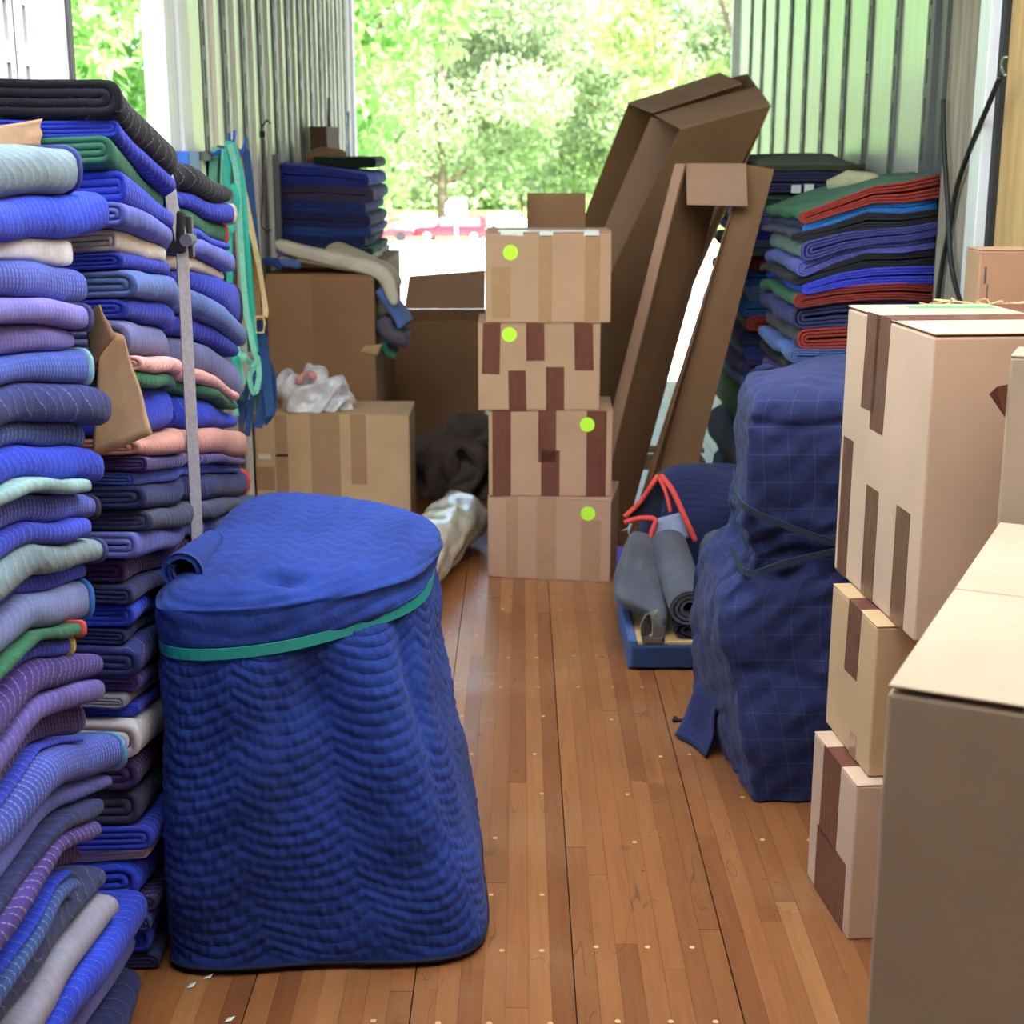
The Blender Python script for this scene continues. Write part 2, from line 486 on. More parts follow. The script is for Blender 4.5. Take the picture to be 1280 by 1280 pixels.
# rear door frame
for s, x in (('left', XL), ('right', XR)):
    o = MB().box(x-0.035, x+0.02, YE, YE+0.05, -0.12, ROOF+0.05).build('door_frame_' + s, M_white, None, 0.004)
    tag(o, 'grey metal frame at the open rear end, ' + s + ' side', kind='structure')
t = NT('added_translucent_roof')
tr = t.n('ShaderNodeBsdfTranslucent'); df = t.n('ShaderNodeBsdfDiffuse'); mx = t.n('ShaderNodeMixShader')
for nd in (tr, df): nd.inputs[0].default_value = (0.86, 0.90, 0.90, 1)
mx.inputs[0].default_value = 0.63
t.l(df.outputs[0], mx.inputs[1]); t.l(tr.outputs[0], mx.inputs[2]); t.l(mx.outputs[0], t.out.inputs[0])
wf = MB().box(XL-0.05, XR+0.05, YN-0.06, YN, -0.12, ROOF).build('wall_front', M_greywood)
tag(wf, 'weathered wooden front wall of the truck behind the viewer', kind='structure')
rf = MB().box(XL-0.05, XR+0.05, YN, 0.9, ROOF, ROOF+0.05).build('ceiling_front', M_ply)
tag(rf, 'plywood ceiling over the front end of the truck', kind='structure')
rr_ = MB().box(XL-0.05, XR+0.05, 3.9, YE+0.05, ROOF, ROOF+0.05).build('ceiling_rear', M_greywood)
tag(rr_, 'opaque boarded ceiling over the rear half of the truck', kind='structure')
roof = MB().add([(XL-0.05, 0.9, ROOF), (XR+0.05, 0.9, ROOF), (XR+0.05, 3.9, ROOF), (XL-0.05, 3.9, ROOF)], [(0, 1, 2, 3)]).build('ceiling', t.m)  # unseen translucent section, added between the solid ceilings to let daylight in
tag(roof, 'added unseen translucent roof sheet letting daylight into the truck', kind='structure')
for k in range(3):
    MB().box(XL, XR, 1.35+k*1.15, 1.40+k*1.15, ROOF-0.05, ROOF-0.004).build('roof_bow', M_post, roof)

# ------------------------------------------------------------------ folded blankets
def half_profile(n_s=4, n_a=9):
    """(t, phi): straight part bottom, arc round the nose, straight part top"""
    P = [(i/n_s, -math.pi/2, 0) for i in range(n_s)]
    P += [(1.0, -math.pi/2 + math.pi*k/(n_a-1), 1) for k in range(n_a)]
    P += [(1.0 - (i+1)/n_s, math.pi/2, 0) for i in range(n_s)]
    return P

def blanket_mesh(zb, zt, xback, xnose, y0, y1, sgn, seed, shells=2, ny=18, dent=None, wob=0.006, endrows=None, grow=0.0, taper=True, fill=0.90):
    """folded pad: nested U-shaped layers; zb/zt(x,y) arrays -> lower and upper surface; nose towards sgn*X"""
    P = half_profile(); n = len(P)
    tt = np.array([p[0] for p in P]); ph = np.array([p[1] for p in P])
    cph = np.cos(ph); sph = np.sin(ph)
    cph = np.sign(cph)*np.abs(cph)**0.75; sph = np.sign(sph)*np.abs(sph)**0.75
    if endrows is None: ys = np.concatenate([[y0, y0+0.012], np.linspace(y0+0.035, y1-0.035, ny-4), [y1-0.012, y1]])
    else: ys = np.linspace(endrows[0], endrows[1], 3)
    Y = ys[:, None]*np.ones((1, n))
    ends = np.minimum(np.abs(ys-y0), np.abs(ys-y1))
    tap = (np.where(ends < 0.004, 0.90, np.where(ends < 0.02, 0.965, 1.0)) if taper else np.ones(len(ys)))[:, None]
    V = []; Fc = []; UV = []; FM = []; off = 0
    step = 1.0/shells
    th = float(np.mean(zt(np.array([[xnose]]), np.array([[(y0+y1)/2]])) - zb(np.array([[xnose]]), np.array([[(y0+y1)/2]]))))
    half0 = max(0.008, th/2)
    for k in range(shells):
        a = 1.0 - k*step; b = a - step*fill
        loops = []
        for frac, g in ((a, grow), (b, -grow)):
            xn = xnose + sgn*0.0*Y
            if dent is not None: xn = xn - sgn*dent[1]*np.exp(-((Y-dent[0])/dent[2])**2)
            xn = xn + sgn*0.012*snoise(Y, 0*Y, 0*Y + seed, 5.0, seed)
            Rr = half0*1.15
            xc = xn - sgn*Rr
            X = xback + (xc-xback)*tt[None, :]
            arc = np.array([p[2] for p in P])[None, :]
            X = np.where(arc > 0, xc + sgn*(Rr*frac+g)*cph[None, :], X)
            zlo, zhi = zb(X, Y), zt(X, Y)
            mid = (zlo+zhi)/2; hf = (zhi-zlo)/2*0.985*tap
            Z = mid + hf*frac*sph[None, :] + g*sph[None, :]
            if dent is not None: Z = Z - 0.0*Y
            Z = Z + wob*snoise(X, Y, mid*0.4, 9.0, 1.3)
            yb = Y + (0.010*snoise(X, Z, 0*Y, 8.0, seed)*(np.abs(ys-y0) < 0.05)[:, None] - 0.010*snoise(X, Z, 0*Y, 8.0, seed+3)*(np.abs(ys-y1) < 0.05)[:, None])
            loops.append(np.stack([X, yb, Z], -1))
        A, B = loops[0], loops[1][:, ::-1]
        L = np.concatenate([A, B], 1)          # rows x 2n
        m = L.shape[1]; r = L.shape[0]
        seg = np.linalg.norm(np.diff(A[r//2], axis=0), axis=1); cum = np.concatenate([[0], np.cumsum(seg)])
        vv = np.concatenate([cum, cum[::-1]])
        u = np.repeat(ys[:, None], m, 1) + seed*0.137; vv = np.repeat(vv[None, :], r, 0) + seed*0.071 + k*0.05
        V.append(L.reshape(-1, 3)); UV.append(np.stack([u, vv], -1).reshape(-1, 2))
        i = np.arange(r-1)[:, None]; j = np.arange(m)[None, :]; j2 = (j+1) % m
        q = np.stack([i*m+j, i*m+j2, (i+1)*m+j2, (i+1)*m+j], -1).reshape(-1, 4)
        jj = np.arange(n-1)
        c0 = np.stack([jj, m-1-jj, m-2-jj, jj+1], -1)
        c1 = np.stack([jj, jj+1, m-2-jj, m-1-jj], -1) + (r-1)*m
        if sgn > 0: q = q[:, ::-1]; c0 = c0[:, ::-1]; c1 = c1[:, ::-1]
        Fc.append(np.concatenate([q, c0, c1]) + off); off += r*m
        FM.append(np.concatenate([np.zeros(len(q)), np.ones(len(c0)+len(c1))]))
    me = mesh_np('folded_blanket', np.concatenate(V), np.concatenate(Fc)[:, ::-1], np.concatenate(UV), True, np.concatenate(FM))
    return me

def add_blanket(zb, zt, xback, xnose, y0, y1, sgn, mat, label, group, seed, binding=None, shells=2, dent=None, wob=0.006, name='folded_blanket', fill=0.90):
    o = link(name, blanket_mesh(zb, zt, xback, xnose, y0, y1, sgn, seed, shells, dent=dent, wob=wob, fill=fill), mat)
    o.data.materials.append(CAPM.get(mat.name, mat))
    tag(o, label, 'blanket', group)
    if binding:
        for (col, which) in binding:
            er = (y0-0.004, y0+0.012) if which == 'near' else (y1-0.014, y1+0.004)
            b = link('binding', blanket_mesh(zb, zt, xback, xnose, y0, y1, sgn, seed, shells, dent=dent, wob=wob, endrows=er, grow=0.0035 if fill > 0.8 else 0.0012, taper=False, fill=fill),
                     plain('binding_%d_%d_%d' % col, col, 0.85, 0, 0.25, 90), o)
    return o

ORD = ['topmost', 'second', 'third', 'fourth', 'fifth', 'sixth', 'seventh', 'eighth', 'ninth', 'tenth', 'eleventh', 'twelfth', 'thirteenth',
       'fourteenth', 'fifteenth', 'sixteenth', 'seventeenth', 'eighteenth', 'nineteenth', 'twentieth', 'twenty-first', 'twenty-second', 'twenty-third',
       'twenty-fourth', 'twenty-fifth', 'twenty-sixth', 'twenty-seventh', 'twenty-eighth', 'twenty-ninth', 'thirtieth', 'thirty-first', 'thirty-second',
       'thirty-third', 'thirty-fourth', 'thirty-fifth', 'thirty-sixth', 'thirty-seventh', 'thirty-eighth']

def zline(ys, zs):
    ys = np.array(ys); zs = np.array(zs)
    return lambda X, Y: np.interp(Y, ys, zs)
def zsmooth(ys, zs):
    c = np.polyfit(ys, zs, 2)
    return lambda X, Y: np.polyval(c, np.clip(Y, ys[0]-0.05, ys[-1]+0.08))

CAPM = {}     # the cloth of the folded ends: same colour, no stitch rows
# colours of the pads: name -> (rgb, pattern, spacing, stitch, amp, wavelength)
PAL = {
 'black':        ((26, 26, 32), 'zig', 0.035, 0.35, 0.5, 0.09),
 'teal grey':    ((118, 140, 150), 'rib', 0.034, 0.55, 0.9, 0.10),
 'royal blue':   ((52, 70, 196), 'rib', 0.016, 0.30, 0.3, 0.08),
 'bright blue':  ((44, 70, 210), 'rib', 0.022, 0.25, 0.4, 0.07),
 'cobalt':       ((48, 64, 186), 'zig', 0.024, 0.4, 0.6, 0.08),
 'off white':    ((224, 224, 228), 'rib', 0.02, 0.2, 0.3, 0.08),
 'striped blue': ((64, 82, 176), 'rib', 0.013, 0.62, 0.35, 0.11),
 'lavender':     ((118, 112, 196), 'rib', 0.013, 0.35, 0.3, 0.09),
 'medium blue':  ((66, 92, 190), 'rib', 0.012, 0.45, 0.3, 0.07),
 'navy':         ((52, 60, 122), 'zig', 0.045, 0.45, 0.6, 0.12),
 'steel blue':   ((56, 84, 148), 'rib', 0.018, 0.5, 0.3, 0.09),
 'pale green':   ((138, 176, 178), 'rib', 0.022, 0.4, 0.4, 0.08),
 'grey blue':    ((118, 132, 186), 'rib', 0.018, 0.35, 0.3, 0.1),
 'green':        ((52, 106, 80), 'rib', 0.04, 0.15, 0.5, 0.1),
 'purple':       ((74, 58, 132), 'zig', 0.022, 0.6, 0.7, 0.09),
 'plum':         ((94, 82, 156), 'rib', 0.02, 0.35, 0.4, 0.09),
 'dark purple':  ((66, 52, 108), 'zig', 0.016, 0.5, 0.5, 0.06),
 'dusty blue':   ((92, 118, 184), 'rib', 0.03, 0.12, 0.3, 0.1),
 'periwinkle':   ((98, 108, 190), 'rib', 0.03, 0.2, 0.3, 0.1),
 'cream':        ((228, 222, 204), 'rib', 0.03, 0.1, 0.3, 0.1),
 'slate blue':   ((110, 116, 166), 'rib', 0.03, 0.08, 0.3, 0.1),
 'pink':         ((222, 164, 158), 'rib', 0.035, 0.6, 0.7, 0.07),
 'salmon':       ((190, 138, 126), 'rib', 0.02, 0.06, 0.3, 0.1),
 'dark navy':    ((46, 52, 98), 'rib', 0.03, 0.12, 0.3, 0.1),
 'charcoal':     ((62, 66, 92), 'rib', 0.03, 0.2, 0.3, 0.1),
 'zigzag navy':  ((62, 72, 116), 'zig', 0.05, 0.5, 0.5, 0.10),
 'light grey':   ((148, 148, 168), 'rib', 0.03, 0.1, 0.3, 0.1),
 'dark blue':    ((46, 66, 132), 'rib', 0.02, 0.3, 0.3, 0.09),
 'brown grey':   ((86, 80, 92), 'rib', 0.03, 0.05, 0.3, 0.1),
 'blackish':     ((34, 34, 46), 'rib', 0.03, 0.05, 0.3, 0.1),
 'rust edged':   ((52, 96, 84), 'rib', 0.03, 0.1, 0.3, 0.1),
}
def pad(name):
    r = PAL[name]
    m = quilt(r[0], r[1], r[2], r[3]*0.75, r[4], r[5])
    CAPM[m.name] = quilt(r[0], 'rib', 0.5, 0.0, 0.2, 0.1, 0.0)
    return m

A_Z = [(1.469, 1.469), (1.403, 1.399), (1.349, 1.333), (1.33, 1.284), (1.281, 1.225), (1.247, 1.185), (1.204, 1.158), (1.169, 1.098), (1.116, 1.035), (1.085, 0.995), (1.04, 0.94), (1.02, 0.918), (0.976, 0.882), (0.945, 0.85), (0.898, 0.816), (0.871, 0.79), (0.82, 0.719), (0.805, 0.689), (0.778, 0.66), (0.726, 0.623), (0.691, 0.583), (0.65, 0.518), (0.642, 0.506), (0.579, 0.435), (0.535, 0.408), (0.514, 0.376), (0.484, 0.343), (0.442, 0.306), (0.429, 0.297), (0.405, 0.285), (0.332, 0.251), (0.277, 0.213), (0.213, 0.137), (0.13, 0.076), (0.002, 0.002)]
A_END = [2.257, 2.36, 2.227, 2.26, 2.19, 2.17, 2.204, 2.285, 2.224, 2.248, 2.144, 2.232, 2.12, 2.193, 2.169, 2.179, 2.073, 2.06, 2.19, 2.151, 2.156, 2.095, 2.262, 2.239, 2.146, 2.101, 2.053, 1.993, 2.011, 2.178, 2.164, 2.294, 2.294, 2.289]
A_COL = ['teal grey', 'bright blue', 'off white', 'striped blue', 'lavender', 'lavender', 'medium blue', 'navy', 'steel blue', 'bright blue', 'pale green',
         'striped blue', 'royal blue', 'teal grey', 'royal blue', 'grey blue', 'green', 'royal blue', 'purple', 'plum', 'dark purple', 'royal blue', 'striped blue',
         'periwinkle', 'dark navy', 'purple', 'dark purple', 'bright blue', 'steel blue', 'zigzag navy', 'light grey', 'bright blue', 'periwinkle', 'dark navy']
A_BIND = {0: ((46, 56, 128), 'far'), 4: ((60, 60, 120), 'far'), 11: ((40, 40, 66), 'far'), 13: ((56, 62, 120), 'far'), 15: ((36, 110, 190), 'far'), 16: ((196, 76, 66), 'far'), 17: ((226, 212, 96), 'far'), 22: ((96, 146, 200), 'far'), 6: ((130, 180, 210), 'far')}
for i, cn in enumerate(A_COL):
    zt = zline([1.3, 1.9, 2.3], [A_Z[i][0]+0.01, A_Z[i][0], A_Z[i][1]])
    zb = zline([1.3, 1.9, 2.3], [A_Z[i+1][0]+0.01, A_Z[i+1][0], A_Z[i+1][1]])
    xn = -0.665 + 0.014*math.sin(i*2.1) + 0.006*math.sin(i*5.3)
    add_blanket(zb, zt, -1.06, xn, 1.32 + 0.02*math.sin(i*3.3), A_END[i], 1, pad(cn),
                '%s folded moving blanket, %s from the top of the near left stack' % (cn, ORD[i]), 'blankets in the near left stack', i+1,
                [A_BIND[i]] if i in A_BIND else None)

B_Z = [(1.584, 1.453, 1.382), (1.522, 1.396, 1.351), (1.492, 1.367, 1.304), (1.443, 1.33, 1.255), (1.386, 1.309, 1.235), (1.343, 1.274, 1.184), (1.304, 1.245, 1.168), (1.275, 1.211, 1.074), (1.229, 1.161, 1.019), (1.196, 1.117, 0.991), (1.136, 1.053, 0.899), (1.112, 1.023, 0.883), (1.086, 0.999, 0.867), (0.998, 0.926, 0.833), (0.972, 0.874, 0.766), (0.945, 0.852, 0.75), (0.92, 0.828, 0.734), (0.879, 0.777, 0.674), (0.845, 0.735, 0.644), (0.795, 0.703, 0.618), (0.749, 0.666, 0.582), (0.714, 0.635, 0.555), (0.671, 0.597, 0.522), (0.64, 0.57, 0.497), (0.583, 0.519, 0.453), (0.55, 0.49, 0.428), (0.524, 0.467, 0.408), (0.501, 0.445, 0.389), (0.424, 0.377, 0.33), (0.36, 0.32, 0.28), (0.291, 0.259, 0.226), (0.245, 0.218, 0.191), (0.218, 0.194, 0.17), (0.15, 0.133, 0.116), (0.117, 0.104, 0.091), (0.085, 0.076, 0.066), (0.036, 0.032, 0.028), (0.002, 0.002, 0.002)]
B_COL = ['black', 'cobalt', 'green', 'royal blue', 'periwinkle', 'cream', 'cobalt', 'dusty blue', 'cobalt', 'slate blue', 'pink', 'green', 'bright blue', 'salmon',
         'dark purple', 'medium blue', 'dark navy', 'charcoal', 'periwinkle', 'dark purple', 'dark navy', 'bright blue', 'dark navy', 'navy', 'plum', 'light grey', 'royal blue', 'off white',
         'dark purple', 'charcoal', 'royal blue', 'off white', 'bright blue', 'dark purple', 'dark blue', 'bright blue', 'dark navy']
B_END = [3.24, 3.25, 3.25, 3.20, 3.24, 3.22, 3.36, 3.34, 3.30, 3.38, 3.22, 3.26, 3.32, 3.36, 3.34, 3.33, 3.38, 3.37]
B_BIND = {2: ((204, 78, 70), 'far'), 1: ((196, 186, 170), 'far'), 16: ((190, 60, 60), 'far'), 6: ((58, 52, 70), 'far')}
for i, cn in enumerate(B_COL):
    zt = zsmooth([2.36, 2.85, 3.35], B_Z[i]); zb = zsmooth([2.36, 2.85, 3.35], B_Z[i+1])
    xn = (-0.640 if i < 19 else -0.668) + 0.012*math.sin(i*1.9+1)
    y0 = 2.385 + 0.012*math.sin(i*2.7)
    add_blanket(zb, zt, -1.06, xn, y0, B_END[i] if i < len(B_END) else 3.34+0.02*math.sin(i), 1, pad(cn),
                '%s folded moving blanket, %s from the top of the strapped left stack' % (cn, ORD[i]), 'blankets in the strapped left stack', 50+i,
                [B_BIND[i]] if i in B_BIND else None, dent=(2.82, 0.045 if i < 19 else 0.02, 0.05))
# strap round the middle of that stack, with its ratchet buckle
st = empty('cargo_strap', (-0.66, 2.82, 0.0))
tag(st, 'grey webbing cargo strap with dark buckle tied round the left blanket stack', 'strap')
def off(p, q=(-0.66, 2.82, 0.0)): return (p[0]-q[0], p[1]-q[1], p[2]-q[2])
pts = [(-1.0, 2.80, 1.475), (-0.80, 2.80, 1.472), (-0.72, 2.80, 1.466), (-0.675, 2.80, 1.43), (-0.664, 2.80, 1.36), (-0.655, 2.815, 1.30), (-0.655, 2.82, 1.20), (-0.655, 2.82, 1.0), (-0.655, 2.82, 0.8), (-0.66, 2.82, 0.60), (-0.68, 2.82, 0.3), (-0.69, 2.82, 0.02)]
MB().ribbon([off((p[0]+0.008, p[1]-0.006, p[2])) for p in spline(pts, 40)], 0.027, 0.003, (0.65, 0.75, 0)).build('webbing', M_greystrap, st)
bk = MB().box(-0.012, 0.020, -0.022, 0.012, 1.275, 1.355).build('buckle_body', M_black, st, 0.005)
MB().tube([(0.025, -0.024, 1.30), (0.025, 0.022, 1.30)], 0.012, 10).build('spindle', M_steel, bk)
MB().box(0.012, 0.030, 0.010, 0.030, 1.265, 1.345).build('lever', plain('dark_steel', (86, 88, 90), 0.4, 0.7), bk, 0.003)

# kraft paper caught between the two stacks
def crumple(name, outline, n, amp, mat, seed, thick=0.0015, parent=None):
    """crumpled sheet over a 3D quad outline"""
    a, b, c, d = [np.array(p) for p in outline]
    nn = np.cross(b-a, d-a); nn = nn/np.linalg.norm(nn)
    g = np.linspace(0, 1, n); U, W = np.meshgrid(g, g, indexing='ij')
    P = (a*((1-U)*(1-W))[..., None] + b*(U*(1-W))[..., None] + c*(U*W)[..., None] + d*((1-U)*W)[..., None])
    r = np.random.default_rng(seed)
    h = np.zeros_like(U)
    for k in range(14):
        an = r.uniform(0, 6.28); of = r.uniform(-0.5, 1.2)
        h += np.abs(np.cos(an)*U + np.sin(an)*W - of)*r.uniform(-1, 1)
    h = (h-h.mean())/max(1e-6, h.std())*amp
    e = 0.03*np.sin(9*U+3)*np.sin(11*W)
    P = P + nn*h[..., None] + (b-a)*(e[..., None]*0.6)
    idx = np.arange(n*n).reshape(n, n)
    q = np.stack([idx[:-1, :-1], idx[1:, :-1], idx[1:, 1:], idx[:-1, 1:]], -1).reshape(-1, 4)
    V = P.reshape(-1, 3)
    me = mesh_np(name, V, q, np.stack([U.ravel(), W.ravel()], -1), False)
    o = link(name, me, mat, parent)
    md = o.modifiers.new('thickness', 'SOLIDIFY'); md.thickness = thick
    return o
o = crumple('kraft_paper_sheet', [(-0.700, 2.325, 0.975), (-0.592, 2.325, 1.015), (-0.650, 2.370, 1.17), (-0.690, 2.375, 1.19)], 14, 0.007, M_kraft, 3)
tag(o, 'crumpled brown kraft paper sheet sticking out between the two left blanket stacks', 'paper')
MBp = crumple('torn_corner', [(-0.700, 2.345, 1.12), (-0.648, 2.33, 1.175), (-0.672, 2.33, 1.225), (-0.705, 2.34, 1.21)], 8, 0.004, M_kraft, 5, parent=o)
o = crumple('kraft_paper_scrap', [(-0.98, 2.34, 1.462), (-0.757, 2.36, 1.475), (-0.757, 2.37, 1.515), (-0.98, 2.36, 1.475)], 8, 0.002, M_kraft, 8)
tag(o, 'flat brown paper piece lying on the teal grey blanket', 'paper')

def at(px, py, Y):
    """point at distance Y down the truck that lies on the sight line of a spot in the photograph"""
    u = (px-640)/1815.0; v = (640-py)/1815.0
    d = cam.rotation_euler.to_matrix() @ Vector((u, v, -1.0))
    t = Y/d.y
    return Vector((d.x*t, Y, 1.457 + d.z*t))

# ------------------------------------------------------------------ right-hand stacks and the rear left stack
def zx(xs, zs):
    xs = np.array(xs); zs = np.array(zs)
    return lambda X, Y: np.interp(X, xs, zs)
K_Z = [(1.288, 1.353, 1.401), (1.250, 1.303, 1.328), (1.218, 1.276, 1.288), (1.196, 1.222, 1.246), (1.129, 1.177, 1.205), (1.08, 1.147, 1.162), (1.052, 1.101, 1.106), (1.021, 1.05, 1.052), (0.977, 1.001, 0.996), (0.905, 0.915, 0.915), (0.842, 0.842, 0.842), (0.797, 0.792, 0.792), (0.742, 0.739, 0.739)]
for k in range(1, 10): K_Z.append((0.74-0.082*k,)*3)
K_Z[-1] = (0.002,)*3
RUST = (150, 48, 38)
K_DEF = [('green', RUST, 'rust edged green'), ('dark navy', (34, 112, 196), 'bright blue edged dark navy'), ('charcoal', (30, 30, 40), 'black edged charcoal'), ('teal grey', (58, 62, 132), 'navy edged grey'),
         ('periwinkle', (88, 92, 178), 'periwinkle'), ('blackish', (28, 28, 36), 'black'), ('bright blue', (52, 62, 200), 'bright blue'), ('green', (132, 42, 36), 'dark rust edged green'),
         ('navy', (44, 48, 96), 'plain navy'), ('brown grey', RUST, 'rust edged brown'), ('dusty blue', (70, 92, 150), 'dusty blue'), ('blackish', (36, 36, 52), 'charcoal black'), ('purple', RUST, 'rust edged purple')]
K_DEF += [('dark navy', (44, 48, 96), 'dark navy')]*8
for i, (cn, bc, desc) in enumerate(K_DEF):
    add_blanket(zx([0.92, 1.106, 1.31], K_Z[i+1]), zx([0.92, 1.106, 1.31], K_Z[i]), 1.335, 0.895 + 0.018*math.sin(i*2.3), 4.75 + 0.012*math.sin(i*1.7), 5.40, -1, pad(cn),
                '%s folded blanket, %s from the top of the right wall stack' % (desc, ORD[i]), 'blankets in the right wall stack', 100+i, [(bc, 'near')], shells=3, wob=0.009, fill=0.5)
z = 1.395; K2 = [('dark navy', (40, 42, 78)), ('green', (52, 90, 70)), ('grey blue', (96, 106, 160)), ('royal blue', (40, 50, 160)), ('teal grey', (110, 120, 150)), ('slate blue', RUST), ('steel blue', (30, 90, 160)), ('dusty blue', (100, 130, 180)),
      ('steel blue', (40, 90, 150)), ('brown grey', RUST), ('dark navy', (40, 42, 78)), ('dark blue', (44, 66, 130)), ('dark purple', (50, 44, 90)), ('steel blue', (34, 84, 150)), ('green', RUST), ('dark navy', (44, 48, 96)), ('navy', RUST)]
for i, (cn, bc) in enumerate(K2):
    h = 0.075 if i == 0 else (0.058 if i < 14 else 0.19)
    zl = max(0.002, z-h)
    if i == len(K2)-1: zl = 0.002
    add_blanket(zx([0.8, 1.4], (zl, zl)), zx([0.8, 1.4], (z, z)), 1.335, 0.862 + 0.02*math.sin(i*2.9), 5.62 + 0.02*math.sin(i*1.3), 6.5, -1, pad(cn),
                '%s folded blanket, %s from the top of the stack behind the leaning cartons' % (cn, ORD[i]), 'blankets in the far right stack', 130+i, [(bc, 'near')], shells=3, wob=0.006, fill=0.62)
    z = zl
o = add_blanket(lambda X, Y: 1.398+0*X, lambda X, Y: 1.452 + 0.03*np.sin(3*Y), 1.33, 0.93, 5.75, 6.45, -1, quilt((74, 82, 58), 'rib', 0.03, 0.1), 'olive green folded tarpaulin on the navy blanket behind the rust edged one', None, 160, name='folded_tarpaulin')
# white tags on the navy pad, cream cloth roll
for k, (px, py) in enumerate(((995, 236), (1011, 235))):
    p = at(px, py, 5.585)
    q = MB().box(p.x-0.018, p.x+0.018, p.y-0.004, p.y, p.z-0.016, p.z+0.014).build('cloth_tag', M_scrap_glint, None, 0.001)
    tag(q, ('small square white tag' if k == 0 else 'small white tag nearest the cream roll') + ' on the dark navy blanket of the right stack', 'tag')
m = MB(); c = at(1072, 226, 5.2)
m.tube([(c.x-0.09, 5.25, c.z-0.02), (c.x-0.03, 5.22, c.z+0.0), (c.x+0.05, 5.2, c.z-0.005), (c.x+0.1, 5.2, c.z-0.03)], [0.022, 0.036, 0.034, 0.02], 14)
tag(m.build('cloth_roll', plain('cream_cloth', (178, 176, 140), 0.9), None, 0, True), 'cream cloth roll lying on the rust edged blanket', 'cloth')

F_Z = [(1.428, 1.381), (1.337, 1.323), (1.273, 1.259), (1.225, 1.205), (1.16, 1.147), (1.126, 1.113), (1.082, 1.062), (1.054, 1.03), (1.006, 1.003)]
F_DEF = [('cobalt', (34, 50, 140)), ('dark navy', (66, 58, 86)), ('dark blue', (34, 52, 122)), ('dark navy', (38, 40, 88)), ('steel blue', (36, 70, 142)), ('dark navy', (30, 40, 96)), ('green', (40, 72, 56)), ('cream', (150, 120, 90))]
for i, (cn, bc) in enumerate(F_DEF):
    add_blanket(zx([-1.08, -0.66], F_Z[i+1]), zx([-1.08, -0.66], F_Z[i]), -1.045, -0.655 + 0.015*math.sin(i*2.2), 6.42, 7.32, 1, pad(cn),
                '%s folded blanket, %s from the top of the rear left stack' % (cn, ORD[i]), 'blankets in the rear left stack', 170+i, [(bc, 'near')], shells=3, fill=0.7)
o = add_blanket(lambda X, Y: 1.40+0.0*X, lambda X, Y: 1.45+0*X, -0.95, -0.66, 6.85, 7.3, 1, quilt((36, 56, 44), 'rib', 0.03, 0.05), 'dark green folded pad on top of the rear left stack', None, 180)
tag(o, cat='blanket')

# ------------------------------------------------------------------ draped shapes
def loft(rings, nu, nv):
    """rings: list of control polygons [(x,y,z)*k]; closed smooth loft -> grid (nv,nu,3)"""
    Rg = np.array(rings, dtype=float); m, k, _ = Rg.shape
    t = np.linspace(0, m-1, nv); i = np.minimum(t.astype(int), m-2); u = (t-i)[:, None, None]
    a, b, c, d = Rg[np.maximum(i-1, 0)], Rg[i], Rg[i+1], Rg[np.minimum(i+2, m-1)]
    V = 0.5*(2*b + (c-a)*u + (2*a-5*b+4*c-d)*u**2 + (3*b-a-3*c+d)*u**3)
    s = np.linspace(0, k, nu, endpoint=False); j = s.astype(int); w = (s-j)[None, :, None]
    a, b, c, d = V[:, (j-1) % k], V[:, j % k], V[:, (j+1) % k], V[:, (j+2) % k]
    return 0.5*(2*b + (c-a)*w + (2*a-5*b+4*c-d)*w**2 + (3*b-a-3*c+d)*w**3)
def grid_normals(G):
    du = np.roll(G, -1, 1) - np.roll(G, 1, 1)
    dv = np.gradient(G, axis=0)
    n = np.cross(du, dv); return n/np.maximum(np.linalg.norm(n, axis=2, keepdims=True), 1e-9)
def grid_uv(G):
    mid = G[G.shape[0]//3]
    du = np.concatenate([[0], np.cumsum(np.linalg.norm(np.diff(mid, axis=0), axis=1))])
    dv = np.concatenate([[0], np.cumsum(np.linalg.norm(np.diff(G, axis=0), axis=2).mean(1))])
    U = np.repeat(du[None, :], G.shape[0], 0); V = np.repeat(dv[:, None], G.shape[1], 1)
    return U, V
def grid_mesh(name, G, U, V, cap=True):
    nv, nu, _ = G.shape
    idx = np.arange(nv*nu).reshape(nv, nu); nx = np.roll(idx, -1, 1)
    q = np.stack([idx[:-1], nx[:-1], nx[1:], idx[1:]], -1).reshape(-1, 4)
    me = mesh_np(name, G.reshape(-1, 3), q, np.stack([U.ravel(), V.ravel()], -1), True)
    if cap:
        bm = bmesh.new(); bm.from_mesh(me); bm.verts.ensure_lookup_table()
        bm.faces.new([bm.verts[i] for i in idx[-1]]); bm.to_mesh(me); bm.free()
        me.polygons.foreach_set('use_smooth', np.ones(len(me.polygons), dtype=bool))
    return me

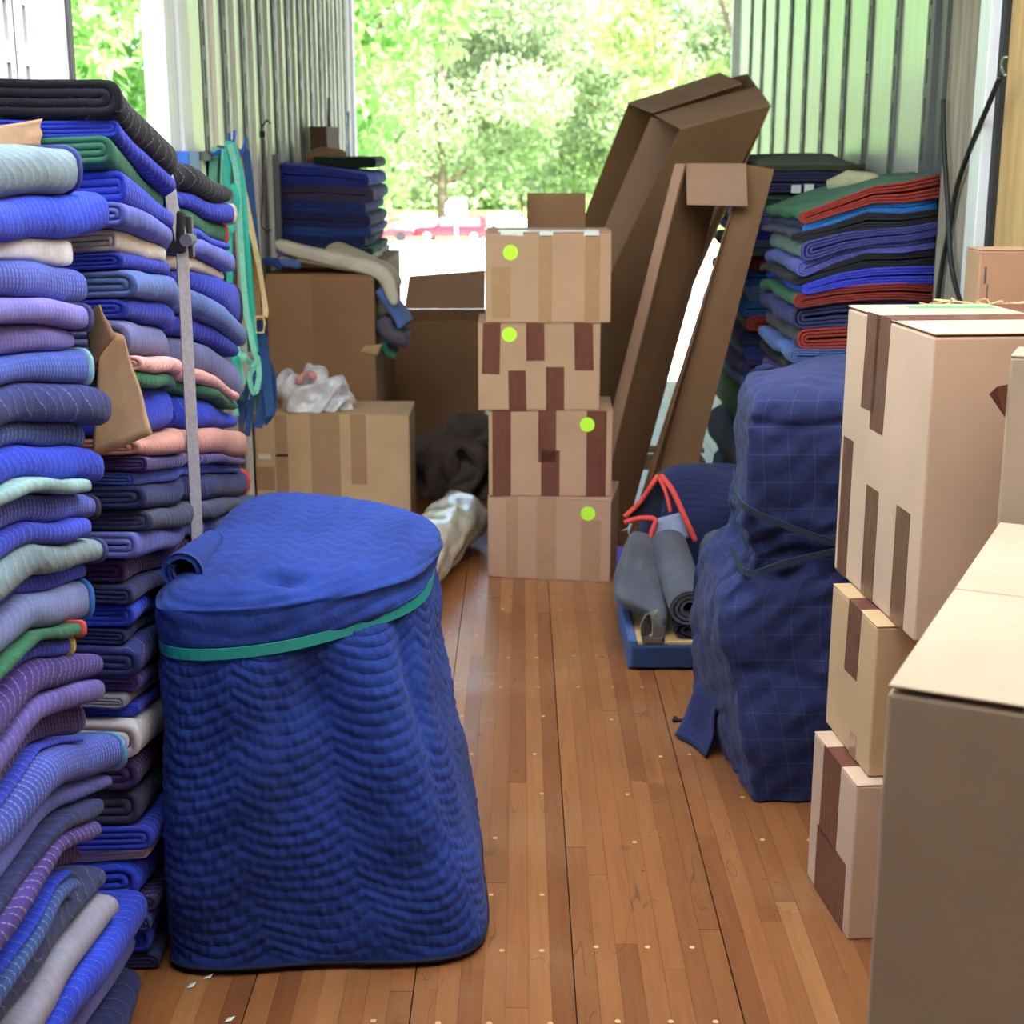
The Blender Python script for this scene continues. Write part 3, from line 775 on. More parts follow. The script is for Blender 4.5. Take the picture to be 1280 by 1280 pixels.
# the wrapped bundle in front
W = empty('wrapped_bundle', (-0.36, 2.75, 0))
tag(W, 'large bundle wrapped in royal blue quilted blanket with teal band near its top', 'bundle')
def wr_(z, *p): return [(x+0.36, y-2.75, z) for x, y in p]
DZ = (-0.034, -0.030, -0.006, 0.008, 0.012, 0.008, 0.0, -0.02)
def tilt(r_): return [(x, y, z+d) for (x, y, z), d in zip(r_, DZ)]
sk = [wr_(0.012, (-0.640, 2.40), (-0.36, 2.395), (-0.088, 2.445), (-0.078, 2.78), (-0.13, 3.06), (-0.36, 3.12), (-0.59, 3.10), (-0.640, 2.75)),
      wr_(0.12, (-0.638, 2.40), (-0.37, 2.39), (-0.105, 2.45), (-0.09, 2.77), (-0.14, 3.05), (-0.36, 3.12), (-0.59, 3.10), (-0.638, 2.75)),
      wr_(0.34, (-0.634, 2.405), (-0.39, 2.395), (-0.155, 2.48), (-0.13, 2.76), (-0.18, 3.00), (-0.38, 3.10), (-0.59, 3.10), (-0.635, 2.75)),
      wr_(0.50, (-0.628, 2.415), (-0.41, 2.41), (-0.188, 2.53), (-0.155, 2.76), (-0.20, 2.97), (-0.385, 3.10), (-0.585, 3.10), (-0.635, 2.73)),
      wr_(0.59, (-0.628, 2.418), (-0.42, 2.415), (-0.198, 2.56), (-0.158, 2.76), (-0.20, 2.96), (-0.39, 3.11), (-0.58, 3.11), (-0.637, 2.72)),
      tilt(wr_(0.655, (-0.620, 2.430), (-0.42, 2.428), (-0.212, 2.575), (-0.176, 2.76), (-0.213, 2.94), (-0.39, 3.09), (-0.575, 3.09), (-0.63, 2.71)))]
NU, NVs = 440, 300
G = loft(sk, NU, NVs); U, V = grid_uv(G); N = grid_normals(G)
zf = G[..., 2]/0.66
ang = np.linspace(0, 8, NU, endpoint=False)[None, :]
fold = np.zeros_like(U)
for c, wdt, amp, drift in ((1.20, 0.15, -0.060, -0.12), (1.58, 0.22, 0.040, -0.25), (1.85, 0.08, -0.025, -0.3), (1.9, 0.12, -0.020, -0.1), (2.5, 0.2, -0.012, 0.1), (0.45, 0.10, -0.010, 0.05), (0.75, 0.2, 0.012, 0.1), (0.95, 0.05, -0.012, 0.05)):
    x = ang - (c - drift*(1-zf)*1.5)
    fold += amp*np.exp(-(x/(wdt*(1.0+1.6*(1-zf))))**2)*np.clip(zf, 0.03, 1)**1.2
fold *= np.clip((0.655+np.interp(ang, np.arange(9), list(DZ)+[DZ[0]]) - G[..., 2])/0.13, 0, 1)**0.8
fold += 0.010*snoise(G[..., 0], G[..., 1], G[..., 2], 5.0, 2.2)*(0.4+0.6*(1-zf)) + 0.004*snoise(G[..., 0], G[..., 1], G[..., 2], 14.0, 4.2)
wav = V/0.0235 + 1.5*np.abs(np.sin(np.pi*U/0.19 + 1.3*V + 0.4*np.sin(7*V)))**0.8 + 0.22*snoise(U, V, 0*U, 12, 1.0)
ridge = (np.abs((wav % 1.0)-0.5)*2)**0.36
puck = 0.0030*snoise(U*1.6, V*0.35, 0*U, 120, 3.0)
D = fold + 0.0046*(ridge-0.7)*(0.85+0.3*snoise(U, V, 0*U, 9, 5)) + puck*0.8
D *= np.clip(V/0.02, 0.2, 1)
G2 = G + N*D[..., None]
G2[..., 0] = np.minimum(G2[..., 0], 0.36-0.060); 
G2[..., 0] = np.maximum(G2[..., 0], -0.285)
M_wrap = quilt((35, 60, 138), 'rib', 0.02, 0.0, 0.3, 0.1, 0.0)
link('quilted_skirt', grid_mesh('quilted_skirt', G2, U, V, False), M_wrap, W)
m = [Vector(p) for p in G2[2]]
MB().tube(m[::4] + [m[0]], 0.0042, 6, False).build('hem', plain('dark_hem', (24, 26, 44), 0.9), W, 0, True)
tp = [tilt(wr_(0.645, (-0.622, 2.428), (-0.42, 2.426), (-0.210, 2.573), (-0.174, 2.76), (-0.211, 2.94), (-0.39, 3.09), (-0.575, 3.09), (-0.63, 2.71))),
      tilt(wr_(0.663, (-0.630, 2.417), (-0.425, 2.414), (-0.203, 2.56), (-0.164, 2.75), (-0.20, 2.95), (-0.39, 3.11), (-0.578, 3.10), (-0.636, 2.71))),
      wr_(0.682, (-0.636, 2.415), (-0.43, 2.415), (-0.215, 2.56), (-0.166, 2.74), (-0.20, 2.95), (-0.39, 3.12), (-0.580, 3.12), (-0.64, 2.71)),
      wr_(0.700, (-0.632, 2.420), (-0.43, 2.42), (-0.21, 2.56), (-0.158, 2.74), (-0.19, 2.95), (-0.39, 3.14), (-0.585, 3.13), (-0.638, 2.71)),
      wr_(0.727, (-0.600, 2.455), (-0.43, 2.46), (-0.23, 2.60), (-0.178, 2.75), (-0.21, 2.94), (-0.39, 3.12), (-0.575, 3.11), (-0.615, 2.73)),
      wr_(0.738, (-0.53, 2.54), (-0.42, 2.56), (-0.28, 2.66), (-0.24, 2.77), (-0.27, 2.91), (-0.40, 3.04), (-0.53, 3.03), (-0.56, 2.76)),
      wr_(0.742, (-0.46, 2.66), (-0.41, 2.68), (-0.35, 2.72), (-0.32, 2.78), (-0.34, 2.86), (-0.41, 2.92), (-0.47, 2.91), (-0.48, 2.78)),
      wr_(0.743, (-0.41, 2.77), (-0.40, 2.77), (-0.39, 2.78), (-0.39, 2.79), (-0.39, 2.80), (-0.40, 2.81), (-0.41, 2.80), (-0.41, 2.79))]
G = loft(tp, 300, 110); N = grid_normals(G); U, V = grid_uv(G)
Xw, Yw = G[..., 0], G[..., 1]
wav = Yw/0.045 + 0.55*np.sin(2*np.pi*Xw/0.075)
ridge = (np.abs((wav % 1.0)-0.5)*2)**0.35
top = np.clip((G[..., 2]-0.715)/0.02, 0, 1)
D = 0.0060*(ridge-0.7)*top + 0.010*snoise(Xw, Yw, G[..., 2], 6.0, 0.6)*(0.3+0.7*(1-top)) + 0.0015*snoise(Xw, Yw, G[..., 2], 40, 2.0)
vb = V/0.02 + 1.0*np.sin(U*9)
D += 0.002*((np.abs((vb % 1.0)-0.5)*2)**0.6-0.7)*(1-top)
# tuck in the front left of the top and the soft hollow round it
r2 = ((Xw-(-0.42+0.36))/0.045)**2 + ((Yw-(2.475-2.75))/0.022)**2
D -= 0.030*np.exp(-r2)*np.clip((G[..., 2]-0.66)/0.03, 0, 1)
G2 = G + N*D[..., None]; G2[..., 0] = np.maximum(G2[..., 0], -0.288)
link('quilted_top', grid_mesh('quilted_top', G2, U, V), M_wrap, W)
# rolled rim at the left of the top
P = [(-0.612, 2.46), (-0.617, 2.56), (-0.612, 2.66), (-0.60, 2.78), (-0.585, 2.92), (-0.57, 3.04)]
pr = spline([(x+0.36, y-2.75, 0.742 + 0.006*math.sin(i*1.3) - (0.02 if i in (0,) else 0)) for i, (x, y) in enumerate(P)], 40)
RIM = (pr, W); None and MB().tube(pr, [0.010 + 0.020*math.sin(math.pi*min(1, (i+3)/30))**0.6 if i < 27 else 0.012 for i in range(40)], 14).build('rolled_rim', M_wrap, W, 0, True)
sg = loft([[(x*1.012, y*1.012, z) for x, y, z in sk[-1]], [(x*1.012, y*1.012, z+0.001) for x, y, z in sk[-1]]], 96, 2)[0]
bp = []
for i, p in enumerate(sg):
    bp.append(Vector((max(p[0]*1.012, -0.290), p[1]*1.03, p[2]-0.006)))
MB().ribbon(bp + [bp[0]], 0.020, 0.003, (0, 0, 1)).build('rubber_band', plain('teal_band', (38, 158, 150), 0.45, 0, 0.08, 30), W)

# the dark wrapped chair on the right
Mc = empty('wrapped_chair', (0.72, 3.4, 0))
tag(Mc, 'armchair wrapped in dark navy checked cloth and tied with thin dark cord', 'chair')
def mr_(z, fl, bl, xr=0.99, yf=None, yb=3.72, dz=0.0):
    yf = yf or fl[1]; B_ = (bl[0]+0.01, bl[1]+0.08)
    L_ = lambda t_: (fl[0]+(B_[0]-fl[0])*t_, fl[1]+(B_[1]-fl[1])*t_)
    p = [fl, (fl[0]+0.05, fl[1]-0.004), ((fl[0]+xr)/2, min(fl[1], yf)-0.005), (xr, yf), (xr+0.01, 3.4), (xr, yb), ((B_[0]+xr)/2, yb), (B_[0]+0.05, B_[1]), B_, L_(0.8), L_(0.45), L_(0.12)]
    return [(x-0.72, y-3.4, z) for x, y in p]
rings = [mr_(0.006, (0.545, 3.115), (0.458, 3.56)), mr_(0.10, (0.530, 3.11), (0.450, 3.56)), mr_(0.25, (0.495, 3.115), (0.440, 3.55)), mr_(0.40, (0.458, 3.13), (0.440, 3.53)),
         mr_(0.485, (0.462, 3.15), (0.458, 3.51)), mr_(0.525, (0.50, 3.17), (0.50, 3.50)), mr_(0.56, (0.528, 3.17), (0.53, 3.50)), mr_(0.64, (0.505, 3.155), (0.525, 3.50)), mr_(0.72, (0.515, 3.16), (0.54, 3.50)),
         mr_(0.84, (0.505, 3.155), (0.535, 3.50)), mr_(0.915, (0.510, 3.165), (0.54, 3.50)), mr_(0.948, (0.535, 3.20), (0.56, 3.48), 0.96, None, 3.68), mr_(0.958, (0.60, 3.28), (0.62, 3.45), 0.88, None, 3.60), mr_(0.96, (0.70, 3.38), (0.71, 3.42), 0.76, None, 3.5)]
rings[-1] = [(-0.02+0.03*math.cos(a), 0.02+0.03*math.sin(a), 0.961) for a in [-2.36+k*math.pi/6 for k in range(12)]]
G = loft(rings, 240, 160); N = grid_normals(G); U, V = grid_uv(G)
z_ = G[..., 2]
waist = np.exp(-((z_-0.57)/0.10)**2)
D = 0.011*snoise(G[..., 0], G[..., 1], z_*1.4, 6.0, 1.1) + 0.012*waist*snoise(G[..., 0]*2, G[..., 1]*2, z_*3, 14.0, 2.1) + 0.004*snoise(G[..., 0], G[..., 1], z_, 30.0, 0.3)
crease = np.abs(np.sin(7*(G[..., 0]*0.5+G[..., 1]*1.2) + 9*z_ + 2*snoise(G[..., 0], G[..., 1], z_, 3, 2)))
D -= 0.020*np.exp(-(crease/0.13)**2)*(0.35+0.65*snoise(G[..., 0], G[..., 1], z_, 4, 7.0))
G2 = G + N*D[..., None]
G2[..., 2] = np.maximum(G2[..., 2], 0.004)
M_check = quilt((40, 48, 92), 'rib', 0.5, 0.0, 0.2, 0.1, 0.0, plaid=True)
link('checked_cover', grid_mesh('checked_cover', G2, U, V), M_check, Mc)
def cord(pts, r=0.006): return MB().ribbon(spline(pts, 24), 0.014, 0.004, (0, 0, 1))
def mo(p): return (p[0]-0.72, p[1]-3.4, p[2])
MBc = cord([mo((0.500, 3.32, 0.74)), mo((0.492, 3.14, 0.705)), mo((0.60, 3.125, 0.655)), mo((0.72, 3.125, 0.615)), mo((0.95, 3.13, 0.56))])
MBc.build('tie_cord', plain('dark_cord', (30, 46, 64), 0.8), Mc)
cord([mo((0.500, 3.32, 0.555)), mo((0.512, 3.14, 0.545)), mo((0.60, 3.125, 0.575)), mo((0.72, 3.125, 0.605)), mo((0.95, 3.13, 0.66))]).build('tie_cord', plain('dark_cord', (30, 46, 64), 0.8), Mc)
# dragging corner of the cover on the floor
o = crumple('loose_cover_corner', [mo((0.420, 3.50, 0.004)), mo((0.475, 3.36, 0.004)), mo((0.480, 3.40, 0.13)), mo((0.455, 3.50, 0.15))], 12, 0.008, M_check, 21, 0.004, Mc)

# ------------------------------------------------------------------ cartons
def carton(name, label, loc, dims, rz, mat, tapes=(), stickers=(), group=None, seam='x', gap=0.0):
    """closed shipping carton; loc = centre of the base"""
    w, d, h = dims
    e = empty(name, loc, R(rz)); tag(e, label, 'box', group)
    ft = 0.004
    body = MB().box(-w/2, w/2, -d/2, d/2, 0, h-ft-gap).build('carton_body', mat, e, 0.004)
    if seam == 'x':
        for a, b in ((-d/2, -0.002), (0.002, d/2)): MB().box(-w/2, w/2, a, b, h-ft, h).build('flap', mat, e, 0.0015, False, 1)
    else:
        for a, b in ((-w/2, -0.002), (0.002, w/2)): MB().box(a, b, -d/2, d/2, h-ft, h).build('flap', mat, e, 0.0015, False, 1)
    T = 0.0007
    def on(face, u, v, o=0.0):
        if face == 'front': return (-w/2+u*w, -d/2-o, v*h)
        if face == 'left': return (-w/2-o, -d/2+u*d, v*h)
        if face == 'right': return (w/2+o, -d/2+u*d, v*h)
        if face == 'top': return (-w/2+u*w, -d/2+v*d, h+o)
    nrm = {'front': (0, -1, 0), 'left': (-1, 0, 0), 'right': (1, 0, 0), 'top': (0, 0, 1)}
    for (face, u0, u1, v0, v1, tm, *sk) in tapes:
        s = sk[0] if sk else random.uniform(-0.012, 0.012)
        c0 = [on(face, u0+s, v0, -0.0002), on(face, u1+s, v0 + random.uniform(-0.02, 0.02)*(0.05 < v0), -0.0002), on(face, u1, v1, -0.0002), on(face, u0, v1, -0.0002)]
        c1 = [on(face, u0+s, v0, T), on(face, u1+s, v0, T), on(face, u1, v1, T), on(face, u0, v1, T)]
        m = MB(); nz = 3
        m.hexa(c0, c1); m.build('tape', tm, e)
    for (face, u, v, r, smt) in stickers:
        m = MB().disc(on(face, u, v, 0.0009), nrm[face], r, 0.0006, 28); m.build('sticker', smt, e)
    return e
TP, CT, GLINT = M_tape, M_cleartape, M_scrap_glint
GRP = 'stack of four cartons in the aisle'
carton('carton', 'plain carton with lime sticker at upper right, bottom of the aisle stack', (0.126, 5.082, 0), (0.436, 0.31, 0.297), -9.0, M_card,
       [('front', .15, .25, 0, 1, CT, 0), ('front', .40, .56, 0, 1, CT, 0), ('front', .76, .92, 0, .75, CT, 0)], [('front', .815, .83, .0255, M_lime)], GRP)
carton('carton', 'carton with three full-height brown tape stripes, third from the top of aisle stack', (0.110, 5.105, 0.298), (0.430, 0.31, 0.304), -1.5, M_card,
       [('front', .03, .18, 0, 1, TP, 0), ('front', .40, .545, .40, 1, TP, 0), ('front', .425, .575, 0, .54, TP, 0), ('front', .79, .95, 0, 1, TP, 0)], [('front', .795, .84, .0255, M_lime)], GRP)
carton('carton', 'carton with five staggered brown tape strips, second from the top of aisle stack', (0.064, 5.105, 0.603), (0.418, 0.31, 0.300), 0.6, M_card,
       [('front', .04, .185, .42, 1, TP, -.01), ('front', .39, .54, .57, 1, TP, .004), ('front', .78, .935, .46, 1, TP, .012), ('front', .245, .39, 0, .46, TP, .006), ('front', .555, .705, 0, .50, TP, .002)],
       [('front', .255, .87, .0255, M_lime)], GRP)
carton('carton', 'carton with white glints painted along its top edge, topmost of the aisle stack', (0.095, 5.105, 0.904), (0.425, 0.31, 0.304), 0.0, M_card,
       [('front', .05, .20, .05, .62, CT, 0), ('front', .42, .53, 0, .96, CT, 0), ('front', .79, .91, 0, .96, CT, 0), ('front', .12, .30, .965, 1, GLINT, 0), ('front', .43, .535, .95, 1, GLINT, 0), ('front', .78, .90, .95, 1, GLINT, 0), ('top', .1, .9, .02, .40, GLINT, 0)],  # the white strips are glints painted along the top edge
       [('front', .20, .775, .0255, M_lime)], GRP)
# open carton with a raised flap behind that stack
e = empty('open_carton', (0.13, 5.50, 0)); tag(e, 'brown open carton with raised flap behind the aisle stack', 'box')
def px_panels(e, panels, mat, th=0.005, name='panel'):
    for q in panels: MB().panel(q, th).build(name, mat, e, 0.0012, False, 1)
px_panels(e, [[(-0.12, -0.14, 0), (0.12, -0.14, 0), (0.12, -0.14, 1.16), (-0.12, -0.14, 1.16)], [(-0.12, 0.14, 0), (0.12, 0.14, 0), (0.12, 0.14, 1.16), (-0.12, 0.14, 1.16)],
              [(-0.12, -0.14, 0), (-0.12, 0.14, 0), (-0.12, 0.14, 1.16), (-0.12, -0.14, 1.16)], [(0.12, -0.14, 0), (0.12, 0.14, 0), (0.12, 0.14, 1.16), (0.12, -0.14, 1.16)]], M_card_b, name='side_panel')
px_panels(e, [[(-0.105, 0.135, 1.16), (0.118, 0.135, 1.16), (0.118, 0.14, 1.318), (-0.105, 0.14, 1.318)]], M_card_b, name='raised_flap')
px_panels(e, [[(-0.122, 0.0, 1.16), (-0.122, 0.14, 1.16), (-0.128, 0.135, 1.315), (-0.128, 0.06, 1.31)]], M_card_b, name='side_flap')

# right-hand stack
carton('carton', 'tall pale carton with brown tape strips, topmost of the right stack', (0.905, 2.70, 0.622), (0.46, 0.476, 0.545), 5.0, M_card_p,
       [('left', .46, .62, .60, 1, TP, .02), ('left', .58, .74, .66, 1, TP, .02), ('left', .12, .27, .0, .40, TP, .0), ('left', .48, .63, 0, .40, TP, 0), ('left', .83, .96, 0, .52, TP, 0), ('top', 0, 1, .40, .58, TP, 0), ('top', .62, .8, .02, .98, TP, 0)],
       [], 'right carton stack', gap=0.003)
st_ = MB().box(0.76, 0.93, 2.855, 2.900, 1.1672, 1.1678).build('green_label', M_green, None)
st_.parent = [o for o in bpy.data.objects if o.get('label', '').startswith('tall pale carton')][0]
st_.matrix_parent_inverse = (Matrix.Translation((0.905, 2.70, 0.622)) @ Matrix.Rotation(R(5), 4, 'Z')).inverted()
carton('carton', 'yellowish carton with one short brown tape, middle of the right stack', (0.842, 2.690, 0.322), (0.40, 0.275, 0.298), 5.0, M_card_y,
       [('left', .32, .60, .52, 1, TP, .03), ('left', .28, .42, .0, .16, CT, 0), ('top', 0, 1, .36, .62, TP, 0)], [], 'right carton stack')
carton('carton', 'small pinkish carton with crossed brown tape, bottom of the right stack', (0.812, 2.655, 0), (0.40, 0.262, 0.32), 6.0, M_card_p,
       [('left', .34, .74, .42, 1, TP, .02), ('left', .12, .80, 0, .44, TP, 0), ('top', 0, 1, .32, .68, TP, 0)], [], 'right carton stack')
# foreground big carton
carton('large_carton', 'large brown carton with pale lid, nearest the camera on the right', (0.80, 1.737, 0), (0.50, 0.80, 0.90), -26.0, M_card_g, [], [], None, 'x', 0.006)
# flat tall carton behind it, with a torn flap of tape
pc = carton('tall_carton', 'narrow upright carton with loose brown tape behind the large foreground carton', (1.002, 2.216, 0), (0.47, 0.11, 1.155), -24.0, M_card_g, [], [], None, 'x')
MB().add([(-0.236, -0.05, 1.108), (-0.236, -0.052, 1.055), (-0.262, -0.060, 1.092), (-0.250, -0.068, 1.106)], [(0, 1, 2), (0, 2, 3), (0, 3, 1), (1, 3, 2)]).build('loose_tape', M_tape, pc)
carton('carton', 'plain carton against the plywood wall with pencil marks', (1.25, 3.76, 0), (0.19, 0.12, 1.228), 0, M_card, [('front', .07, .10, .93, .965, plain('pencil', (96, 90, 96), 0.8), 0), ('front', .12, .135, .90, .93, plain('pencil', (96, 90, 96), 0.8), 0)])
carton('carton', 'carton holding wood wool, hidden behind the tall pale carton', (1.17, 3.43, 0), (0.34, 0.44, 1.06), 0, M_card)
ww = MB()
for k in range(90):
    a = Vector((1.17+random.uniform(-.15, .15), 3.56+random.uniform(-.08, .08), 1.066+random.uniform(0, .035)))
    ww.ribbon(spline([a, a+Vector((random.uniform(-.04, .04), random.uniform(-.04, .04), random.uniform(-.004, .02))), a+Vector((random.uniform(-.06, .06), random.uniform(-.05, .05), random.uniform(-.004, .012)))], 6), 0.004, 0.0008, (0.3, 0.5, 1))
o = ww.build('wood_wool', plain('wood_wool', (214, 186, 134), 0.8)); tag(o, 'pale curly wood wool on a carton by the plywood wall', 'packing', kind='stuff')

# left-rear cartons
carton('carton', 'wide low carton with clear tape bands under the white plastic bag', (-0.74, 5.78, 0), (0.61, 0.32, 0.470), 0, M_card_y,
       [('front', .0, .12, .35, .55, CT, 0), ('front', .13, .21, 0, 1, CT, 0), ('front', .36, .55, 0, 1, CT, 0), ('front', .62, .72, .4, 1, CT, 0), ('front', .02, .10, .62, .66, GLINT, 0), ('front', .12, .22, .64, .66, GLINT, 0), ('front', .02, .08, .12, .14, GLINT, 0)])  # the white slivers are glints painted on the clear tape
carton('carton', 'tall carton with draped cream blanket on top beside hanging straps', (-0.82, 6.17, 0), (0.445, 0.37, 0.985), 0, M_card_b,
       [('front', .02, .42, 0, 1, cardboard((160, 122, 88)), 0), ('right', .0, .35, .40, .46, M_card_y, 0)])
eb_ = [o for o in bpy.data.objects if o.get('label', '').startswith('tall carton with draped')][0]
crumple('torn_flap', [tuple(at(x, y, 5.975) - eb_.location) for x, y in ((450, 440), (472, 446), (478, 430), (456, 433))], 8, 0.006, M_card_y, 12, 0.003, eb_)
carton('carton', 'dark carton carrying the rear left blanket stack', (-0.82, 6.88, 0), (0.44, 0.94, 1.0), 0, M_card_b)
e = empty('open_carton', (-0.35, 7.2, 0)); tag(e, 'large open-topped carton with dark front behind the plastic roll', 'box')
g0, g1, f0, f1, gh = -0.265, 0.17, -0.28, 0.30, 0.69
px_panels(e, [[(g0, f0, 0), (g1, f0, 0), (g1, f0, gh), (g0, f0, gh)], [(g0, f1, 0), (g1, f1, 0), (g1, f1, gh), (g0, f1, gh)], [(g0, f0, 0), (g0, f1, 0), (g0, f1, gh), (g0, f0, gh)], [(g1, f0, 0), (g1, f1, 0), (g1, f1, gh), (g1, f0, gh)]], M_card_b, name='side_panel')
px_panels(e, [[(g0+0.02, f1, gh), (g1, f1, gh), (g1, f1+0.09, gh+0.19), (g0+0.04, f1+0.08, gh+0.16)], [(g0, f0, gh), (g0, f1, gh), (g0-0.03, f1, gh+0.12), (g0-0.01, f0+0.05, gh+0.02)]], M_card, name='raised_flap')

# ------------------------------------------------------------------ leaning cartons
e = empty('leaning_carton', (0.10, 6.2, 0)); tag(e, 'big half-flattened carton leaning to the right, top flaps open, against the wall', 'box')
def el(p): return (p[0]-0.10, p[1]-6.2, p[2])
TC, TR_, TBL, TBR = (0.627, 5.9, 1.555), (0.994, 6.0, 1.649), (0.471, 6.6, 1.675), (1.006, 6.72, 1.808)
def dn(p, z=0.004, k=0.37): return (p[0]-(p[2]-z)*k, p[1]+0.38, z)     # it also tips towards the viewer
ND = 9
def strip(a, b, bulge, name, mat):
    """wall panel between two leaning edges, slightly bowed"""
    m = MB(); v = []; f = []
    for i in range(ND):
        t_ = i/(ND-1); bw = bulge*math.sin(math.pi*t_)**1.2
        for q in (a, b):
            d = dn(q); p = [d[j]+(q[j]-d[j])*t_ for j in range(3)]
            v.append(el((p[0]-bw, p[1]-bw*0.4, p[2])))
    for i in range(ND-1): f.append((2*i, 2*i+1, 2*i+3, 2*i+2))
    m.add(v, f); o = m.build(name, mat, e)
    md = o.modifiers.new('thickness', 'SOLIDIFY'); md.thickness = 0.006; md.offset = 0
    return o
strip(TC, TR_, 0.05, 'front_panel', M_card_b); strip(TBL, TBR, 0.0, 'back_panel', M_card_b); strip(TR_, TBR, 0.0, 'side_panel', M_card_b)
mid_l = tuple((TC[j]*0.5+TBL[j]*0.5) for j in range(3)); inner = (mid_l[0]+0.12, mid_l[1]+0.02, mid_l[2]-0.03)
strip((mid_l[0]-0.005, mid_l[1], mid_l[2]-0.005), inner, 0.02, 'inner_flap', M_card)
midr = tuple(TR_[j]*0.45+TBR[j]*0.55 for j in range(3))
MB().panel([el(TC), el(TR_), el(midr), el((mid_l[0]+0.01, mid_l[1], mid_l[2]+0.0))], 0.006).build('top_flap', M_card, e, 0.001, False, 1)
MB().panel([el((mid_l[0]+0.0, mid_l[1]+0.02, mid_l[2]+0.012)), el((midr[0]-0.06, midr[1]+0.02, midr[2]+0.012)), el((TBR[0]-0.12, TBR[1], TBR[2]+0.0)), el(TBL)], 0.006).build('top_flap', M_card, e, 0.001, False, 1)

e = empty('tall_carton_sleeve', (0.6, 5.45, 0)); tag(e, 'tall narrow open carton sleeve leaning right with a folded-over top flap', 'box')
def ej(p): return (p[0]-0.6, p[1]-5.45, p[2])
def low(p, k): return (p[0]-p[2]*k, p[1], 0.004)
JL0, JL1 = (0.562, 5.40, 1.426), (0.597, 5.385, 1.426)
MB().panel([ej(low(JL0, 0.235)), ej(low(JL1, 0.225)), ej(JL1), ej(JL0)], 0.02).build('left_edge', M_card, e, 0.002, False, 1)
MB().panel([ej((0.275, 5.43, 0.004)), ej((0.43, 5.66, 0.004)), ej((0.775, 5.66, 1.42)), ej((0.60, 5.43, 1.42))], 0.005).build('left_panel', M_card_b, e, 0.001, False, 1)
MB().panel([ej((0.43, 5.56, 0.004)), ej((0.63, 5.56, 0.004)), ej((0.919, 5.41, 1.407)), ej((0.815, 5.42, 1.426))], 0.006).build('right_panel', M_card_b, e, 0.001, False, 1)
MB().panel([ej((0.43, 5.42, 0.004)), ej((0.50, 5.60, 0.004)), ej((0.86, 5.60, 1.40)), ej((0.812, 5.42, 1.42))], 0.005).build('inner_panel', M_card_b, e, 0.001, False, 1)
MB().panel([ej((0.603, 5.375, 1.282)), ej((0.822, 5.37, 1.277)), ej((0.816, 5.405, 1.428)), ej((0.598, 5.40, 1.428))], 0.006).build('top_flap', M_card, e, 0.001, False, 1)
o = MB().box(0.36, 0.75, 5.75, 5.88, 0.22, 0.26).box(0.36, 0.75, 5.80, 5.86, 0.28, 0.30).box(0.38, 0.42, 5.76, 5.87, 0.002, 0.22).box(0.68, 0.72, 5.76, 5.87, 0.002, 0.22).build('wooden_slat_crate', M_card_y, None, 0.003)
tag(o, 'low slatted piece lying behind the tall carton sleeve', 'crate')

# ------------------------------------------------------------------ dolly with grey felt and the red-trimmed pad
e = empty('furniture_dolly', (0.60, 4.26, 0)); tag(e, 'wooden furniture dolly with dark blue carpeted edges under the grey felt', 'dolly')
MB().box(-0.262, 0.27, -0.245, 0.25, 0.058, 0.084).build('deck', plain('dolly_wood', (196, 160, 110), 0.7), e, 0.003)
M_carp = plain('blue_carpet', (30, 52, 92), 0.95, 0, 0.3, 200)
MB().box(-0.275, 0.28, -0.262, -0.235, 0.006, 0.074).build('front_edge', M_carp, e, 0.006)
MB().box(-0.285, -0.258, -0.258, 0.26, 0.006, 0.092).build('side_edge', plain('worn_carpet', (66, 92, 138), 0.95, 0, 0.4, 150), e, 0.006)
for sx in (-0.2, 0.2):
    for sy in (-0.18, 0.18): MB().tube([(sx-0.012, sy, 0.03), (sx+0.012, sy, 0.03)], 0.026, 14).build('caster', M_black, e)
sb = empty('strap_buckle', (0.385, 4.03, 0.085)); tag(sb, 'grey webbing loop with steel buckle on the dolly corner', 'buckle')
MB().ribbon(spline([(-0.012, 0.02, 0.004), (-0.018, 0.0, 0.05), (0.0, -0.012, 0.085), (0.014, -0.014, 0.055), (0.012, -0.012, 0.006)], 20), 0.04, 0.004, (0.6, 0.5, 0)).build('webbing_loop', plain('felt_webbing', (120, 118, 112), 0.9), sb)
MB().box(-0.03, 0.036, -0.026, -0.02, 0.0, 0.014).box(0.028, 0.036, -0.026, -0.02, 0.0, 0.05).box(-0.03, 0.036, -0.002, 0.004, 0.0, 0.01).build('buckle_frame', M_steel, sb, 0.001)

